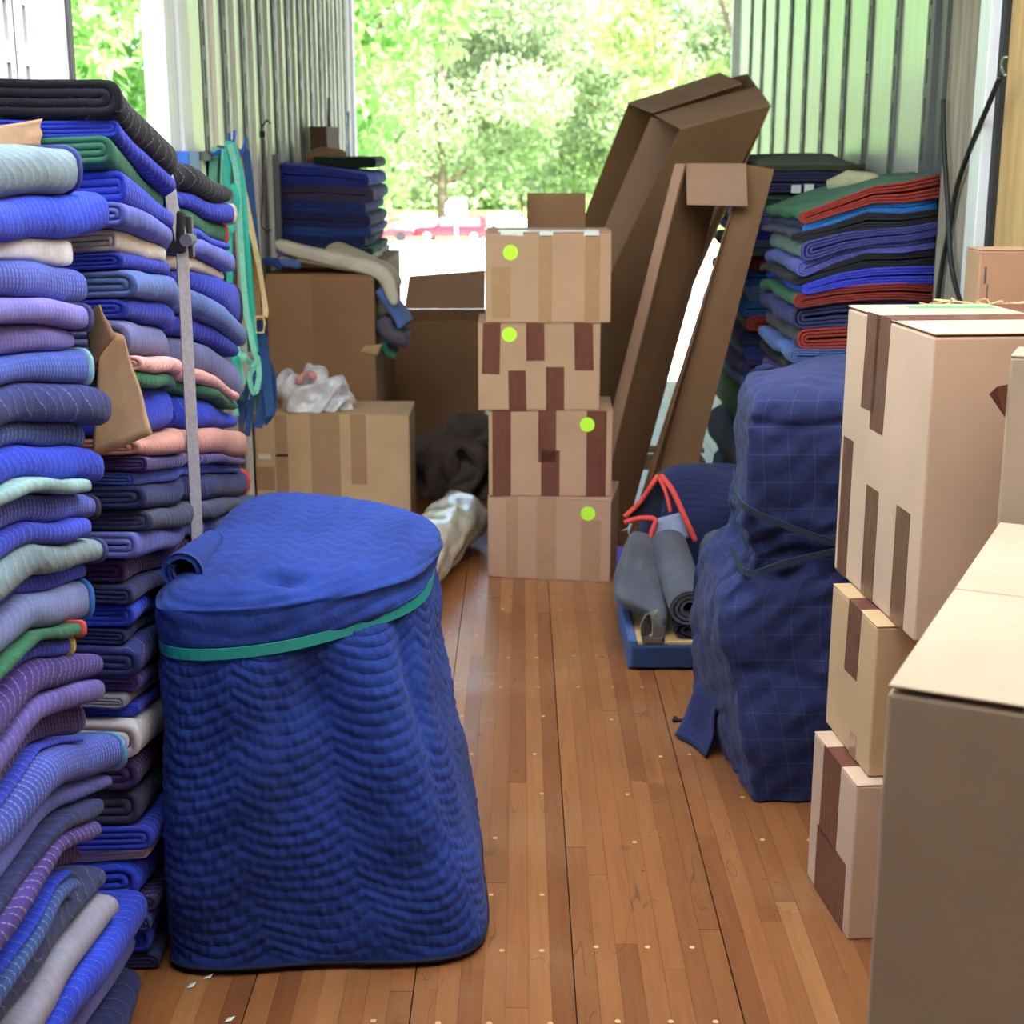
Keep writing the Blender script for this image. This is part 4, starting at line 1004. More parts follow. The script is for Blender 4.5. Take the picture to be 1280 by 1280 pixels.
M_felt = quilt((80, 82, 92), 'rib', 0.5, 0.0, 0.2, 0.1, 0.0)
M_felt_d = quilt((50, 50, 58), 'rib', 0.5, 0.0, 0.2, 0.1, 0.0)
def roll(name, a, b, r0, r1, turns, th, mat, squash=1.0, inner=0.3, seed=0, drop=0.0):
    """rolled cloth: a spiral sheet of real thickness carried from a to b (both near/far ends)"""
    n = int(turns*26); ny = 12
    ph = np.linspace(0, turns*2*np.pi, n)
    rad = inner + (1-inner)*ph/ph[-1]
    a = np.array(a); b = np.array(b); d = (b-a)/np.linalg.norm(b-a)
    s = np.cross(d, [0, 0, 1]); s /= np.linalg.norm(s); up = np.cross(s, d)
    t_ = np.linspace(0, 1, ny)
    V = []; UVs = []
    for ti in t_:
        c = a + (b-a)*ti; rr = r0+(r1-r0)*ti
        for sgn in (0.5, -0.5):
            q = rr*rad + sgn*th
            wob = 1+0.04*np.sin(2*ph+seed+ti*2)
            V.append(c + np.outer(q*wob*np.cos(ph+seed), s) + np.outer(q*wob*np.sin(ph+seed)*squash, up))
            UVs.append(np.stack([np.full(n, ti*np.linalg.norm(b-a)), ph*rr*0.6], -1))
    V = np.array(V).reshape(ny, 2, n, 3)
    L = np.concatenate([V[:, 0], V[:, 1, ::-1]], 1); uv = np.array(UVs).reshape(ny, 2, n, 2); uv = np.concatenate([uv[:, 0], uv[:, 1, ::-1]], 1)
    m = 2*n; i = np.arange(ny-1)[:, None]; j = np.arange(m)[None, :]; j2 = (j+1) % m
    q = np.stack([i*m+j, i*m+j2, (i+1)*m+j2, (i+1)*m+j], -1).reshape(-1, 4)
    jj = np.arange(n-1); c0 = np.stack([jj, jj+1, m-2-jj, m-1-jj], -1); c1 = c0[:, ::-1] + (ny-1)*m
    me = mesh_np(name, L.reshape(-1, 3), np.concatenate([q[:, ::-1], c0[:, ::-1], c1[:, ::-1]]), uv.reshape(-1, 2), True)
    return link(name, me, mat)
tag(roll('felt_roll', (0.492, 4.005, 0.192), (0.468, 4.44, 0.265), 0.060, 0.062, 2.6, 0.010, M_felt, 0.85, 0.35, 1.0), 'rolled grey felt pad with spiral end, on top of the dolly', 'felt roll')
tag(roll('felt_roll', (0.515, 4.03, 0.112), (0.53, 4.42, 0.118), 0.070, 0.070, 2.4, 0.009, M_felt_d, 0.36, 0.3, 2.4), 'flattened dark felt roll underneath the grey spiral roll', 'felt roll')
G = loft([[(x, y, z) for x, y, z in ring] for ring in [
    [(0.292, 4.12, 0.165), (0.36, 4.10, 0.13), (0.43, 4.06, 0.10), (0.44, 4.2, 0.12), (0.43, 4.44, 0.14), (0.37, 4.46, 0.17), (0.31, 4.40, 0.16), (0.285, 4.22, 0.155)],
    [(0.288, 4.12, 0.20), (0.35, 4.09, 0.17), (0.43, 4.06, 0.15), (0.445, 4.2, 0.17), (0.44, 4.44, 0.22), (0.37, 4.46, 0.27), (0.32, 4.40, 0.25), (0.285, 4.22, 0.20)],
    [(0.315, 4.17, 0.225), (0.355, 4.14, 0.20), (0.41, 4.11, 0.19), (0.43, 4.2, 0.21), (0.42, 4.42, 0.28), (0.37, 4.43, 0.31), (0.34, 4.36, 0.30), (0.32, 4.24, 0.26)],
    [(0.365, 4.24, 0.255), (0.37, 4.23, 0.255), (0.375, 4.24, 0.255), (0.38, 4.26, 0.26), (0.375, 4.28, 0.265), (0.37, 4.29, 0.268), (0.365, 4.28, 0.266), (0.362, 4.26, 0.26)]]], 80, 40)
U, V = grid_uv(G); N = grid_normals(G)
G = G + N*(0.006*snoise(G[..., 0], G[..., 1], G[..., 2], 12, 1))[..., None]
tag(link('felt_pad', grid_mesh('felt_pad', G, U, V), M_felt), 'folded grey felt pad sagging over the left side of the dolly', 'felt pad')
add_blanket(lambda X, Y: 0.09+0.0*X, lambda X, Y: 0.335-0.15*np.clip((4.42-Y)/0.35, 0, 1), 0.86, 0.552, 4.06, 4.42, -1, M_felt, 'thick folded grey felt pad between the felt roll and wrapped chair', None, 190, name='folded_felt')['category'] = 'felt pad'

e = empty('red_trimmed_blanket', (0.55, 4.7, 0)); tag(e, 'dark navy quilted blanket with red trim heaped behind the grey felt', 'blanket')
def eb(p): return (p[0]-0.55, p[1]-4.7, p[2])
def ebr(z, pts): return [eb((x, y, z + dz)) for x, y, dz in pts]
G = loft([ebr(0.01, [(0.40, 4.52, 0), (0.55, 4.50, 0), (0.80, 4.50, 0), (0.86, 4.62, 0), (0.84, 4.72, 0), (0.6, 4.72, 0), (0.42, 4.72, 0), (0.385, 4.6, 0)]),
          ebr(0.22, [(0.41, 4.50, 0), (0.55, 4.48, 0), (0.80, 4.48, 0), (0.86, 4.60, 0), (0.84, 4.72, 0), (0.6, 4.72, 0), (0.42, 4.72, 0), (0.39, 4.6, 0)]),
          ebr(0.36, [(0.45, 4.49, 0), (0.55, 4.48, 0.03), (0.76, 4.48, 0.0), (0.84, 4.58, -0.02), (0.82, 4.72, 0), (0.6, 4.73, 0.02), (0.44, 4.73, 0), (0.42, 4.6, 0)]),
          ebr(0.45, [(0.47, 4.54, 0.01), (0.56, 4.52, 0.02), (0.72, 4.53, -0.01), (0.77, 4.6, -0.03), (0.76, 4.70, 0), (0.6, 4.71, 0.01), (0.48, 4.71, 0), (0.46, 4.62, 0)]),
          ebr(0.485, [(0.57, 4.60, 0), (0.58, 4.60, 0), (0.60, 4.60, 0), (0.61, 4.62, 0), (0.60, 4.63, 0), (0.59, 4.64, 0), (0.58, 4.63, 0), (0.57, 4.62, 0)])], 160, 80)
U, V = grid_uv(G); N = grid_normals(G)
rd = (np.abs(((V/0.022) % 1)-0.5)*2)**0.6
G = G + N*(0.008*snoise(G[..., 0], G[..., 1], G[..., 2], 9, 1) + 0.003*(rd-0.7))[..., None]
M_nq = quilt((36, 43, 80), 'rib', 0.02, 0.0, 0.3, 0.1, 0.0)
link('quilted_body', grid_mesh('quilted_body', G, U, V), M_nq, e)
M_red = plain('red_trim', (206, 66, 56), 0.8, 0, 0.15, 80)
def pipe(pl, r=0.0085): MB().tube(spline([eb(at(*p)) for p in pl], 26), r, 8).build('red_trim', M_red, e, 0, True)
pipe([(781, 646, 4.50), (800, 628, 4.50), (815, 606, 4.48), (822, 595, 4.50)])
pipe([(822, 595, 4.50), (832, 615, 4.46), (838, 640, 4.44)], 0.006)
pipe([(826, 594, 4.50), (840, 612, 4.46), (853, 640, 4.43), (862, 660, 4.42), (869, 676, 4.42)], 0.009)
pipe([(781, 653, 4.48), (800, 648, 4.46), (819, 650, 4.44), (814, 668, 4.43), (811, 692, 4.42)])
G2 = [at(822, 648, 4.455), at(852, 640, 4.45), at(862, 672, 4.435), at(814, 688, 4.435)]
crumple('grey_lining', [tuple(eb(p)) for p in G2], 8, 0.003, quilt((140, 150, 178), 'rib', 0.012, 0.2), 4, 0.004, e)
MB().panel([eb(at(784, 650, 4.52)), eb(at(820, 652, 4.50)), eb(at(838, 640, 4.49)), eb(at(822, 598, 4.52))], 0.006).build('hollow_shade', quilt((26, 28, 44), 'rib', 0.02, 0.0), e)  # dark panel: the shade inside the blanket's hollow, put into colour
o = crumple('purple_cloth', [tuple(at(770, 720, 4.62)), tuple(at(802, 722, 4.60)), tuple(at(800, 680, 4.64)), tuple(at(772, 688, 4.70))], 12, 0.010, quilt((62, 54, 130), 'rib', 0.02, 0.3), 9, 0.012)
tag(o, 'crumpled purple cloth on the floor beside the aisle cartons', 'cloth')

o = roll('rolled_rim', (-0.600+0.36, 2.485-2.75, 0.736), (-0.592+0.36, 2.70-2.75, 0.738), 0.036, 0.018, 1.35, 0.012, M_wrap, 0.9, 0.7, 2.6)
o.parent = W
# ------------------------------------------------------------------ plastic roll, brown cloth, plastic bag, draped pads
t = NT('plastic_film')
oc = t.coord(); f = t.noise(t.coord('Object', (14, 3, 14)), 1.6, 5, 0.6)
t.base(t.mix(t.ramp(f, 0.35, 0.7), lin((190, 188, 168)), lin((232, 230, 214)))); t.set(Roughness=0.2, Specular_IOR_Level=0.6, Coat_Weight=0.5, Coat_Roughness=0.1)
t.bump(t.math('ADD', f, t.math('MULTIPLY', t.noise(oc, 30, 3), 0.4)), 0.7, 0.012)
M_film = t.m
e = empty('plastic_wrapped_roll', (-0.30, 4.95, 0)); tag(e, 'long roll wrapped in shiny clear plastic lying on the floor', 'roll')
ax = spline([(-0.43, 4.30, 0.118), (-0.365, 4.70, 0.116), (-0.285, 5.1, 0.112), (-0.215, 5.45, 0.106)], 40)
Gr = []
for i, p in enumerate(ax):
    d = (ax[min(i+1, 39)]-ax[max(i-1, 0)]).normalized(); s = d.cross(Vector((0, 0, 1))).normalized(); up = s.cross(d)
    rr = 0.104*(1.0 if 1 < i < 38 else 0.55)
    row = []
    for k in range(56):
        a = 2*math.pi*k/56
        q = rr*(1 + 0.05*math.sin(3*a+i*0.22) + 0.035*math.sin(7*a-i*0.5) + 0.03*math.sin(i*0.9+2*a))
        row.append(p + s*math.cos(a)*q + up*math.sin(a)*q)
    Gr.append(row)
G = np.array([[tuple(v-Vector((-0.30, 4.95, 0))) for v in r_] for r_ in Gr])
G[..., 2] = np.maximum(G[..., 2], 0.003)
U, V = grid_uv(G)
link('plastic_wrap', grid_mesh('plastic_wrap', G, U, V), M_film, e)
MB().tube([(p-Vector((-0.30, 4.95, 0))) for p in ax[2:37]], 0.07, 20).build('core_roll', plain('rug_core', (176, 168, 140), 0.9), e, 0, True)

def heap(name, ctrl, amp, fr, mat, label, cat, seed, folds=0.0, nu=140, nv=70):
    G = loft(ctrl, nu, nv); N = grid_normals(G); U, V = grid_uv(G)
    x, y, z = G[..., 0], G[..., 1], G[..., 2]
    D = amp*snoise(x, y, z, fr, seed) + amp*0.5*snoise(x, y, z, fr*2.3, seed+2)
    if folds: D += folds*np.sin(3.2*snoise(x, y, z, fr*0.55, seed+5)*2.2)
    G = G + N*D[..., None]; G[..., 2] = np.maximum(G[..., 2], ctrl[0][0][2])
    o = link(name, grid_mesh(name, G, U, V), mat); return tag(o, label, cat)
def dome(cx, cy, rx, ry, z0, h, k=8, skew=0.0):
    out = []
    for f_, zf in ((1.0, 0), (1.05, 0.35), (0.85, 0.75), (0.5, 0.97), (0.05, 1.0)):
        out.append([(cx+rx*f_*math.cos(2*math.pi*j/k)+skew*zf, cy+ry*f_*math.sin(2*math.pi*j/k), z0+h*zf) for j in range(k)])
    return out
M_brown = quilt((92, 80, 74), 'rib', 0.5, 0.0, 0.2, 0.1, 0.0)
heap('brown_cloth', dome(-0.265, 6.35, 0.20, 0.22, 0.004, 0.30), 0.030, 9, M_brown, 'heap of dark brown cloth on the floor beside the aisle cartons', 'cloth', 1.5, 0.035, 180, 90)
# ring fold of the heap
parent = bpy.data.objects['brown_cloth']
MB().tube(spline([at(570, 600, 6.12), at(562, 570, 6.10), at(580, 556, 6.10), at(600, 572, 6.10), at(596, 600, 6.10), at(575, 616, 6.08), at(560, 630, 6.06), at(585, 634, 6.04)], 40), [0.03+0.012*math.sin(i*0.5) for i in range(40)], 10).build('cloth_fold', M_brown, parent, 0, True)
t = NT('bag_plastic'); f = t.noise(t.coord(), 22, 5, 0.6)
t.base(t.mix(t.ramp(f, 0.3, 0.7), lin((206, 206, 212)), lin((244, 244, 248)))); t.set(Roughness=0.25, Transmission_Weight=0.0, Subsurface_Weight=0.15, Coat_Weight=0.3); t.bump(f, 0.8, 0.01)
bag = heap('plastic_bag', dome(-0.82, 5.76, 0.145, 0.11, 0.473, 0.145, skew=-0.03), 0.016, 16, t.m, 'crumpled white plastic bag lying on the wide low carton', 'bag', 3.3, 0.018, 160, 80)
MB().tube(spline([at(372, 478, 5.66), at(383, 466, 5.66), at(395, 474, 5.65)], 14), [0.012+0.006*math.sin(i*0.8) for i in range(14)], 8).build('red_print_corner', plain('red_print', (216, 150, 150), 0.4), bag, 0, True)

def drape(name, path, y0, y1, th, mat, label, seed):
    """pad of real thickness following a path in the X-Z plane, carried along Y"""
    c = spline([(x, 0, z) for x, z in path], 30); ny = 14
    top_ = []; bot = []
    for i, p in enumerate(c):
        d = (c[min(i+1, 29)]-c[max(i-1, 0)]).normalized(); n_ = Vector((-d.z, 0, d.x))
        e_ = min(i, 29-i); k = th/2*((0.25, 0.7, 0.92)[e_] if e_ < 3 else 1.0)
        top_.append(p+n_*k); bot.append(p-n_*k)
    prof = top_ + bot[::-1]; m = len(prof)
    V = []; uv = []
    for j in range(ny):
        y = y0+(y1-y0)*j/(ny-1); sc = 0.55 if j in (0, ny-1) else (0.9 if j in (1, ny-2) else 1.0)
        for i, p in enumerate(prof):
            cc = c[i if i < 30 else 59-i]
            q = cc + (p-cc)*sc
            V.append((q.x + 0.006*math.sin(y*17+seed+i*0.2), y, q.z + 0.006*math.sin(y*13+seed*2+i*0.1))); uv.append((i*0.02, y))
    idx = np.arange(ny*m).reshape(ny, m); nx = np.roll(idx, -1, 1)
    f = np.stack([idx[:-1], nx[:-1], nx[1:], idx[1:]], -1).reshape(-1, 4)
    cap = np.stack([np.arange(29), np.arange(1, 30), 58-np.arange(29), 59-np.arange(29)], -1)
    f = np.concatenate([f, cap[:, ::-1], cap + (ny-1)*m])
    o = link(name, mesh_np(name, np.array(V), f, np.array(uv), True), mat); return tag(o, label, 'blanket')
cw = pad('cream')
drape('draped_blanket', [(-0.80, 1.085), (-0.70, 1.05), (-0.62, 1.02), (-0.555, 0.99), (-0.52, 0.92)], 6.02, 6.34, 0.034, quilt((196, 184, 160), 'rib', 0.03, 0.05), 'tan felt pad corner under the cream blanket on the tall carton', 1)
drape('draped_blanket', [(-1.0, 1.105), (-0.90, 1.075), (-0.72, 1.035), (-0.60, 1.005), (-0.545, 0.96), (-0.515, 0.86)], 5.98, 6.06, 0.045, quilt((222, 212, 190), 'rib', 0.03, 0.05), 'cream blanket draped over the tall carton and hanging down its side', 2)
drape('draped_blanket', [(-1.0, 1.055), (-0.85, 1.03), (-0.72, 1.008), (-0.62, 1.0)], 6.0, 6.3, 0.030, quilt((206, 192, 168), 'rib', 0.03, 0.05), 'folded cream blanket underneath the draped one on the tall carton', 3)
drape('draped_blanket', [(-0.575, 0.93), (-0.545, 0.87), (-0.505, 0.80), (-0.485, 0.76)], 6.0, 6.26, 0.055, pad('dusty blue'), 'light blue blanket bulging out beside the tall carton', 4)
drape('draped_blanket', [(-0.575, 0.80), (-0.55, 0.745), (-0.50, 0.72), (-0.470, 0.715)], 6.0, 6.24, 0.06, pad('brown grey'), 'dark grey blanket hanging below the light blue one', 5)
drape('draped_blanket', [(-0.575, 0.70), (-0.55, 0.66), (-0.53, 0.64)], 6.02, 6.2, 0.04, pad('green'), 'green pad at the lower end of the hanging blankets', 6)
for k, (px, py) in enumerate(((357, 322), (362, 330), (341, 330))):
    p = at(px, py, 6.05)
    o = drape('folded_cloth', [(p.x-0.03, p.z+0.006), (p.x, p.z+0.012), (p.x+0.05, p.z-0.006)], 6.0, 6.1, 0.03, pad('dusty blue') if k < 2 else pad('dark blue'), ['upper light blue cloth', 'lower light blue cloth', 'dark blue cloth'][k] + ' tucked left of the cream blanket', 7+k)
    o['category'] = 'cloth'

# ------------------------------------------------------------------ hanging straps and cords
def hang(name, pl, w, mat, label, Y=5.0, group='straps hanging on the left wall'):
    P = [at(px, py, Y + (0 if len(r_) == 0 else r_[0])) for px, py, *r_ in pl]; w = w*0.8
    n = 36; b0 = P[0].copy()
    sp_ = spline(P, n)
    o = MB().ribbon([p-b0 for p in sp_], w, 0.003, [(1, 0.5*math.sin(i*0.22), 0) for i in range(n)]).build(name, mat, None)
    o.location = b0
    return tag(o, label, 'strap', group)
hang('webbing_strap', [(262, 190), (252, 230), (250, 330), (262, 420)], 0.05, M_teal3, 'dark green webbing strap, leftmost of the hanging bunch', 5.06)
hang('webbing_strap', [(270, 184), (266, 230), (272, 330), (290, 470)], 0.036, M_teal2, 'wide pale teal strap hanging beside the black blanket', 5.03)
hang('webbing_strap', [(276, 182), (274, 240), (284, 360), (300, 500)], 0.034, M_teal3, 'muted green strap hanging behind the bright teal one', 5.05)
hang('webbing_strap', [(286, 176), (284, 230), (287, 330), (289, 400), (300, 480)], 0.030, M_teal, 'bright teal strap hanging at the front of the bunch', 4.97)
hang('webbing_strap', [(287, 180), (296, 220), (301, 300), (307, 380), (318, 440), (322, 452), (312, 470), (318, 492), (324, 470), (321, 445)], 0.024, M_teal2, 'pale teal strap knotted into a low loop', 4.96)
hang('webbing_strap', [(290, 178), (302, 225), (309, 310), (315, 400), (320, 440)], 0.026, M_teal, 'thin teal strap running down to the knot', 4.985)
hang('webbing_strap', [(290, 230), (296, 245), (293, 270), (289, 290)], 0.024, M_teal, 'short twisted teal strap end', 4.95)
hang('webbing_strap', [(300, 440), (308, 450), (318, 456)], 0.03, M_teal2, 'pale strap tail tied across the knot', 4.94)
hang('webbing_strap', [(288, 176), (298, 200), (306, 260), (318, 330), (322, 400)], 0.034, M_ochre, 'ochre webbing strap behind the beige one', 5.02)
hang('webbing_strap', [(292, 178), (303, 230), (315, 290), (326, 345), (332, 388), (330, 396)], 0.024, M_beige, 'beige webbing strap hanging to a steel ring', 4.99)
for k, pl in enumerate(([(303, 186), (310, 250), (316, 320), (322, 380), (330, 440), (338, 520)], [(306, 188), (314, 260), (321, 340), (328, 420), (332, 480), (322, 535)], [(324, 404), (330, 440), (341, 470), (342, 510), (330, 530)], [(322, 404), (324, 440), (318, 480), (312, 520), (309, 545)], [(314, 470), (306, 500), (302, 530)], [(300, 470), (298, 500), (308, 525), (314, 500)])):
    hang('webbing_strap', pl, 0.042 if k < 2 else 0.028, M_bluestrap, ['wide dark blue strap hanging right of the beige strap', 'second dark blue strap hanging lowest to the right', 'short blue strap loop beside the plastic bag', 'blue strap tail hanging straight down from the ring', 'short blue strap tail near the slate blanket', 'small looped blue strap tail at the lower left'][k], 5.05+0.012*k)
for k, (pl, mt_, lb_) in enumerate((([(280, 186), (279, 260), (290, 380), (304, 480)], M_teal2, 'narrow pale strap between the green and teal straps'), ([(288, 182), (299, 260), (306, 350), (313, 440)], M_teal3, 'narrow dark green strap behind the knotted loop'), ([(292, 184), (305, 250), (312, 330), (318, 420)], M_teal, 'narrow teal strap beside the ochre one'), ([(268, 200), (262, 260), (270, 400), (296, 520)], M_teal2, 'long pale strap hanging lowest behind the slate blanket'))):
    hang('webbing_strap', pl, 0.022, mt_, lb_, 4.975+0.02*k)
p = [at(x, y, 4.99) for x, y in ((319, 404), (320, 416), (329, 416), (331, 404), (329, 396), (320, 396), (319, 404))]
o = MB().tube(p, 0.004, 8, False).build('strap_ring', M_beige); tag(o, 'small steel ring joining the beige and blue straps', 'ring', None)
for k, (a, b) in enumerate((((287, 166), (287, 182)), ((293, 163), (292, 182)), ((308, 172), (303, 190)))):
    A_, B_ = at(*a, 5.0), at(*b, 5.0)
    o = MB().tube([B_ + Vector((-0.06, 0.0, -0.03)), B_, A_], 0.0055, 8).build('strap_hook', M_blueplastic)
    tag(o, ['left', 'middle', 'right'][k] + ' blue hook holding the hanging straps on the wall', 'hook', 'blue strap hooks')
rail = MB().box(-1.055, -1.035, 4.70, 5.45, 1.44, 1.47).build('strap_rail', M_post, None, 0.003); tag(rail, 'grey metal rail on the left wall carrying the strap hooks', 'rail')
o = MB().box(-1.05, -1.01, 4.55, 4.70, 1.36, 1.47).build('blue_bracket', M_blueplastic, None, 0.004); tag(o, 'small blue bracket on the left wall behind the black blanket', 'bracket')

def atx(px, py, X):
    d = at(px, py, 1.0) - Vector((0, 0, 1.457)); t_ = X/d.x
    return Vector((X, t_, 1.457 + d.z*t_))
def cord_thing(name, pl, r, mat, label, hooks=True):
    P = spline([q if isinstance(q, Vector) else at(*q) for q in pl], 40); b0 = P[0].copy()
    e = empty(name, b0); tag(e, label, 'cord')
    MB().tube([p-b0 for p in P], r, 8).build('cord', mat, e, 0, True)
    if hooks:
        for q, up in ((P[0], 1), (P[-1], -1)):
            MB().tube([q-b0, q-b0+Vector((0, 0, up*0.03)), q-b0+Vector((0.02, 0, up*0.055)), q-b0+Vector((0.035, 0, up*0.04))], 0.0035, 6).build('hook', M_black, e, 0, True)
    return e
cord_thing('bungee_cord', [(328, 168, 5.9), (329, 210, 5.9), (328, 250, 5.9), (327, 274, 5.9)], 0.004, plain('brown_cord', (92, 66, 58), 0.8), 'thin brown bungee cord with hooks on the left wall')
MB().tube([at(328, 164, 5.89), at(328, 172, 5.89)], 0.011, 8).build('end_knob', M_black, None)
bpy.data.objects['end_knob'].name = 'end_knob'
o = bpy.data.objects['end_knob']; pr_ = [q for q in bpy.data.objects if q.name.startswith('bungee_cord')][0]; o.parent = pr_; o.matrix_parent_inverse = Matrix.Translation(pr_.location).inverted()
cord_thing('bungee_cord', [atx(1250, 97, 1.30), atx(1236, 130, 1.31), atx(1213, 185, 1.315), atx(1196, 235, 1.32), atx(1186, 290, 1.32), atx(1178, 330, 1.32), atx(1172, 375, 1.32)], 0.008, M_black, 'black bungee cord stretched diagonally across the right wall', False)
cord_thing('bungee_cord', [atx(1179, 125, 1.315), atx(1180, 180, 1.315), atx(1185, 260, 1.315), atx(1188, 320, 1.315), atx(1195, 360, 1.315), atx(1206, 388, 1.315)], 0.008, M_black, 'black rubber cord hanging down beside the weathered wood post', False)
o = MB().tube(spline([atx(1257, 95, 1.30), atx(1252, 85, 1.30), atx(1254, 73, 1.30), atx(1260, 72, 1.31)], 14), 0.004, 8).build('wire_hook', M_steel, None, 0, True); tag(o, 'bent wire hook at the upper end of the diagonal bungee cord', 'hook')
cord_thing('rope', [(411, 122, 8.0), (411, 150, 8.0), (411, 200, 8.0)], 0.007, M_black, 'short black cord hanging on the far left wall', False)
cord_thing('rope', [(435, 140, 9.3), (434, 170, 9.3), (436, 200, 9.3), (434, 235, 9.3)], 0.011, M_bluestrap, 'dark blue rope hanging at the rear door frame', False)
p = at(388, 205, 7.4); q = at(408, 158, 7.4)
o = MB().hexa([(p.x, 7.4, p.z-0.02), (q.x, 7.4, p.z-0.02), (q.x+0.03, 7.6, p.z-0.02), (p.x, 7.6, p.z-0.02)], [(p.x, 7.4, q.z), (q.x, 7.4, q.z), (q.x+0.03, 7.6, q.z), (p.x, 7.6, q.z)]).build('brown_carton', plain('dark_card', (96, 70, 52), 0.8), None, 0.004)
tag(o, 'small dark brown box standing on the rear left blanket stack', 'box')
heap('cloth_heap', dome(-0.93, 7.2, 0.10, 0.08, 1.42, 0.07), 0.008, 14, plain('ochre_cloth', (150, 116, 78), 0.9), 'small ochre cloth heap under the dark brown box', 'cloth', 2.0)
o = MB().box(-1.057, -1.03, 6.36, 6.40, 0.99, 1.46).build('wall_bracket', M_post, None, 0.004); tag(o, 'upright grey metal bracket left of the rear blanket stack', 'bracket')

# ------------------------------------------------------------------ small litter on the floor
o = crumple('cardboard_scrap', [(0.435, 3.44, 0.002), (0.478, 3.43, 0.002), (0.485, 3.49, 0.003), (0.45, 3.50, 0.002)], 5, 0.0006, M_card_y, 2, 0.002); tag(o, 'small torn cardboard scrap on the floor beside the wrapped chair', 'scrap')
o = MB().box(0.405, 0.440, 3.60, 3.612, 0.001, 0.006).box(0.410, 0.420, 3.612, 3.63, 0.001, 0.006).build('black_clip', M_black); tag(o, 'tiny black clip on the floor beside the wrapped chair', 'clip')
for k, (x, y) in enumerate(((-0.51, 2.225), (-0.60, 2.33), (-0.575, 2.36))):
    o = crumple('paper_bit', [(x, y, 0.002), (x+0.012, y+0.002, 0.002), (x+0.016, y+0.016, 0.004), (x+0.004, y+0.014, 0.003)], 4, 0.0008, M_scrap_glint, 3+k, 0.001)
    tag(o, 'tiny white paper bit on the floor, ' + ['nearest the camera', 'touching the blue bundle corner', 'at the foot of the left stack'][k], 'paper', 'paper bits on the floor')

# ------------------------------------------------------------------ outside: street, trees, cars, sign
GZ = -1.2
def gz(y): return GZ - 0.03*max(0.0, y-10)      # the street falls away behind the truck
t = NT('concrete'); f = t.noise(t.n('ShaderNodeNewGeometry').outputs['Position'], 0.6, 5)
t.base(t.mix(f, lin((206, 204, 200)), lin((228, 226, 222)))); t.set(Roughness=0.85)
o = MB().hexa([(-90, -8, GZ-0.2), (90, -8, GZ-0.2), (90, 10, GZ-0.2), (-90, 10, GZ-0.2)], [(-90, -8, GZ), (90, -8, GZ), (90, 10, GZ), (-90, 10, GZ)]).hexa([(-90, 10, GZ-0.2), (90, 10, GZ-0.2), (90, 91, gz(91)-0.2), (-90, 91, gz(91)-0.2)], [(-90, 10, GZ), (90, 10, GZ), (90, 91, gz(91)), (-90, 91, gz(91))]).build('street', t.m); tag(o, 'sunlit pale concrete street behind the truck', kind='structure')
t = NT('lawn'); f = t.noise(t.n('ShaderNodeNewGeometry').outputs['Position'], 3.0, 6)
t.base(t.mix(t.ramp(f, .3, .7), lin((96, 140, 50)), lin((150, 188, 84)))); t.set(Roughness=0.9); t.bump(f, 0.4, 0.05)
M_lawn = t.m
o = MB().hexa([(-90, 91, gz(91)-0.2), (90, 91, gz(91)-0.2), (90, 200, gz(91)-0.2), (-90, 200, gz(91)-0.2)], [(-90, 91, gz(91)+0.05), (90, 91, gz(91)+0.05), (90, 200, gz(91)+0.3), (-90, 200, gz(91)+0.3)]).build('lawn_far', M_lawn); tag(o, 'lawn beyond the street', kind='structure')
o = MB().hexa([(-60, 9.9, GZ-0.1), (-1.7, 9.9, GZ-0.1), (-1.7, 25, gz(25)-0.1), (-60, 25, gz(25)-0.1)], [(-60, 9.9, GZ+0.06), (-1.7, 9.9, GZ+0.06), (-1.7, 25, gz(25)+0.06), (-60, 25, gz(25)+0.06)]).build('lawn_near', M_lawn); tag(o, 'grass strip beside the truck', kind='structure')
o = MB().box(-60, -1.9, -8, 9.9, GZ-0.1, GZ+0.05).build('lawn_side', M_lawn); tag(o, 'grass beside the side door', kind='structure')

def leaf_mat(name, rgb):
    t = NT(name); c = lin(rgb)
    oi = t.noise(t.n('ShaderNodeNewGeometry').outputs['Position'], 1.4, 3)
    col = t.mix(t.ramp(oi, 0.3, 0.7), tuple(x*0.7 for x in c), tuple(min(1, x*1.25) for x in c))
    tr = t.n('ShaderNodeBsdfTranslucent'); t.l(col, tr.inputs[0]); t.base(col); t.set(Roughness=0.45)
    ad = t.n('ShaderNodeMixShader'); ad.inputs[0].default_value = 0.45
    t.l(t.b.outputs[0], ad.inputs[1]); t.l(tr.outputs[0], ad.inputs[2]); t.l(ad.outputs[0], t.out.inputs[0])
    return t.m
L_near = leaf_mat('leaf_bright', (142, 190, 104)); L_mid = leaf_mat('leaf_grey_green', (166, 184, 142)); L_right = leaf_mat('leaf_yellow_green', (160, 184, 110)); L_dark = leaf_mat('leaf_deep', (128, 152, 104))
M_bark = plain('bark', (104, 90, 76), 0.9, 0, 0.3, 8)
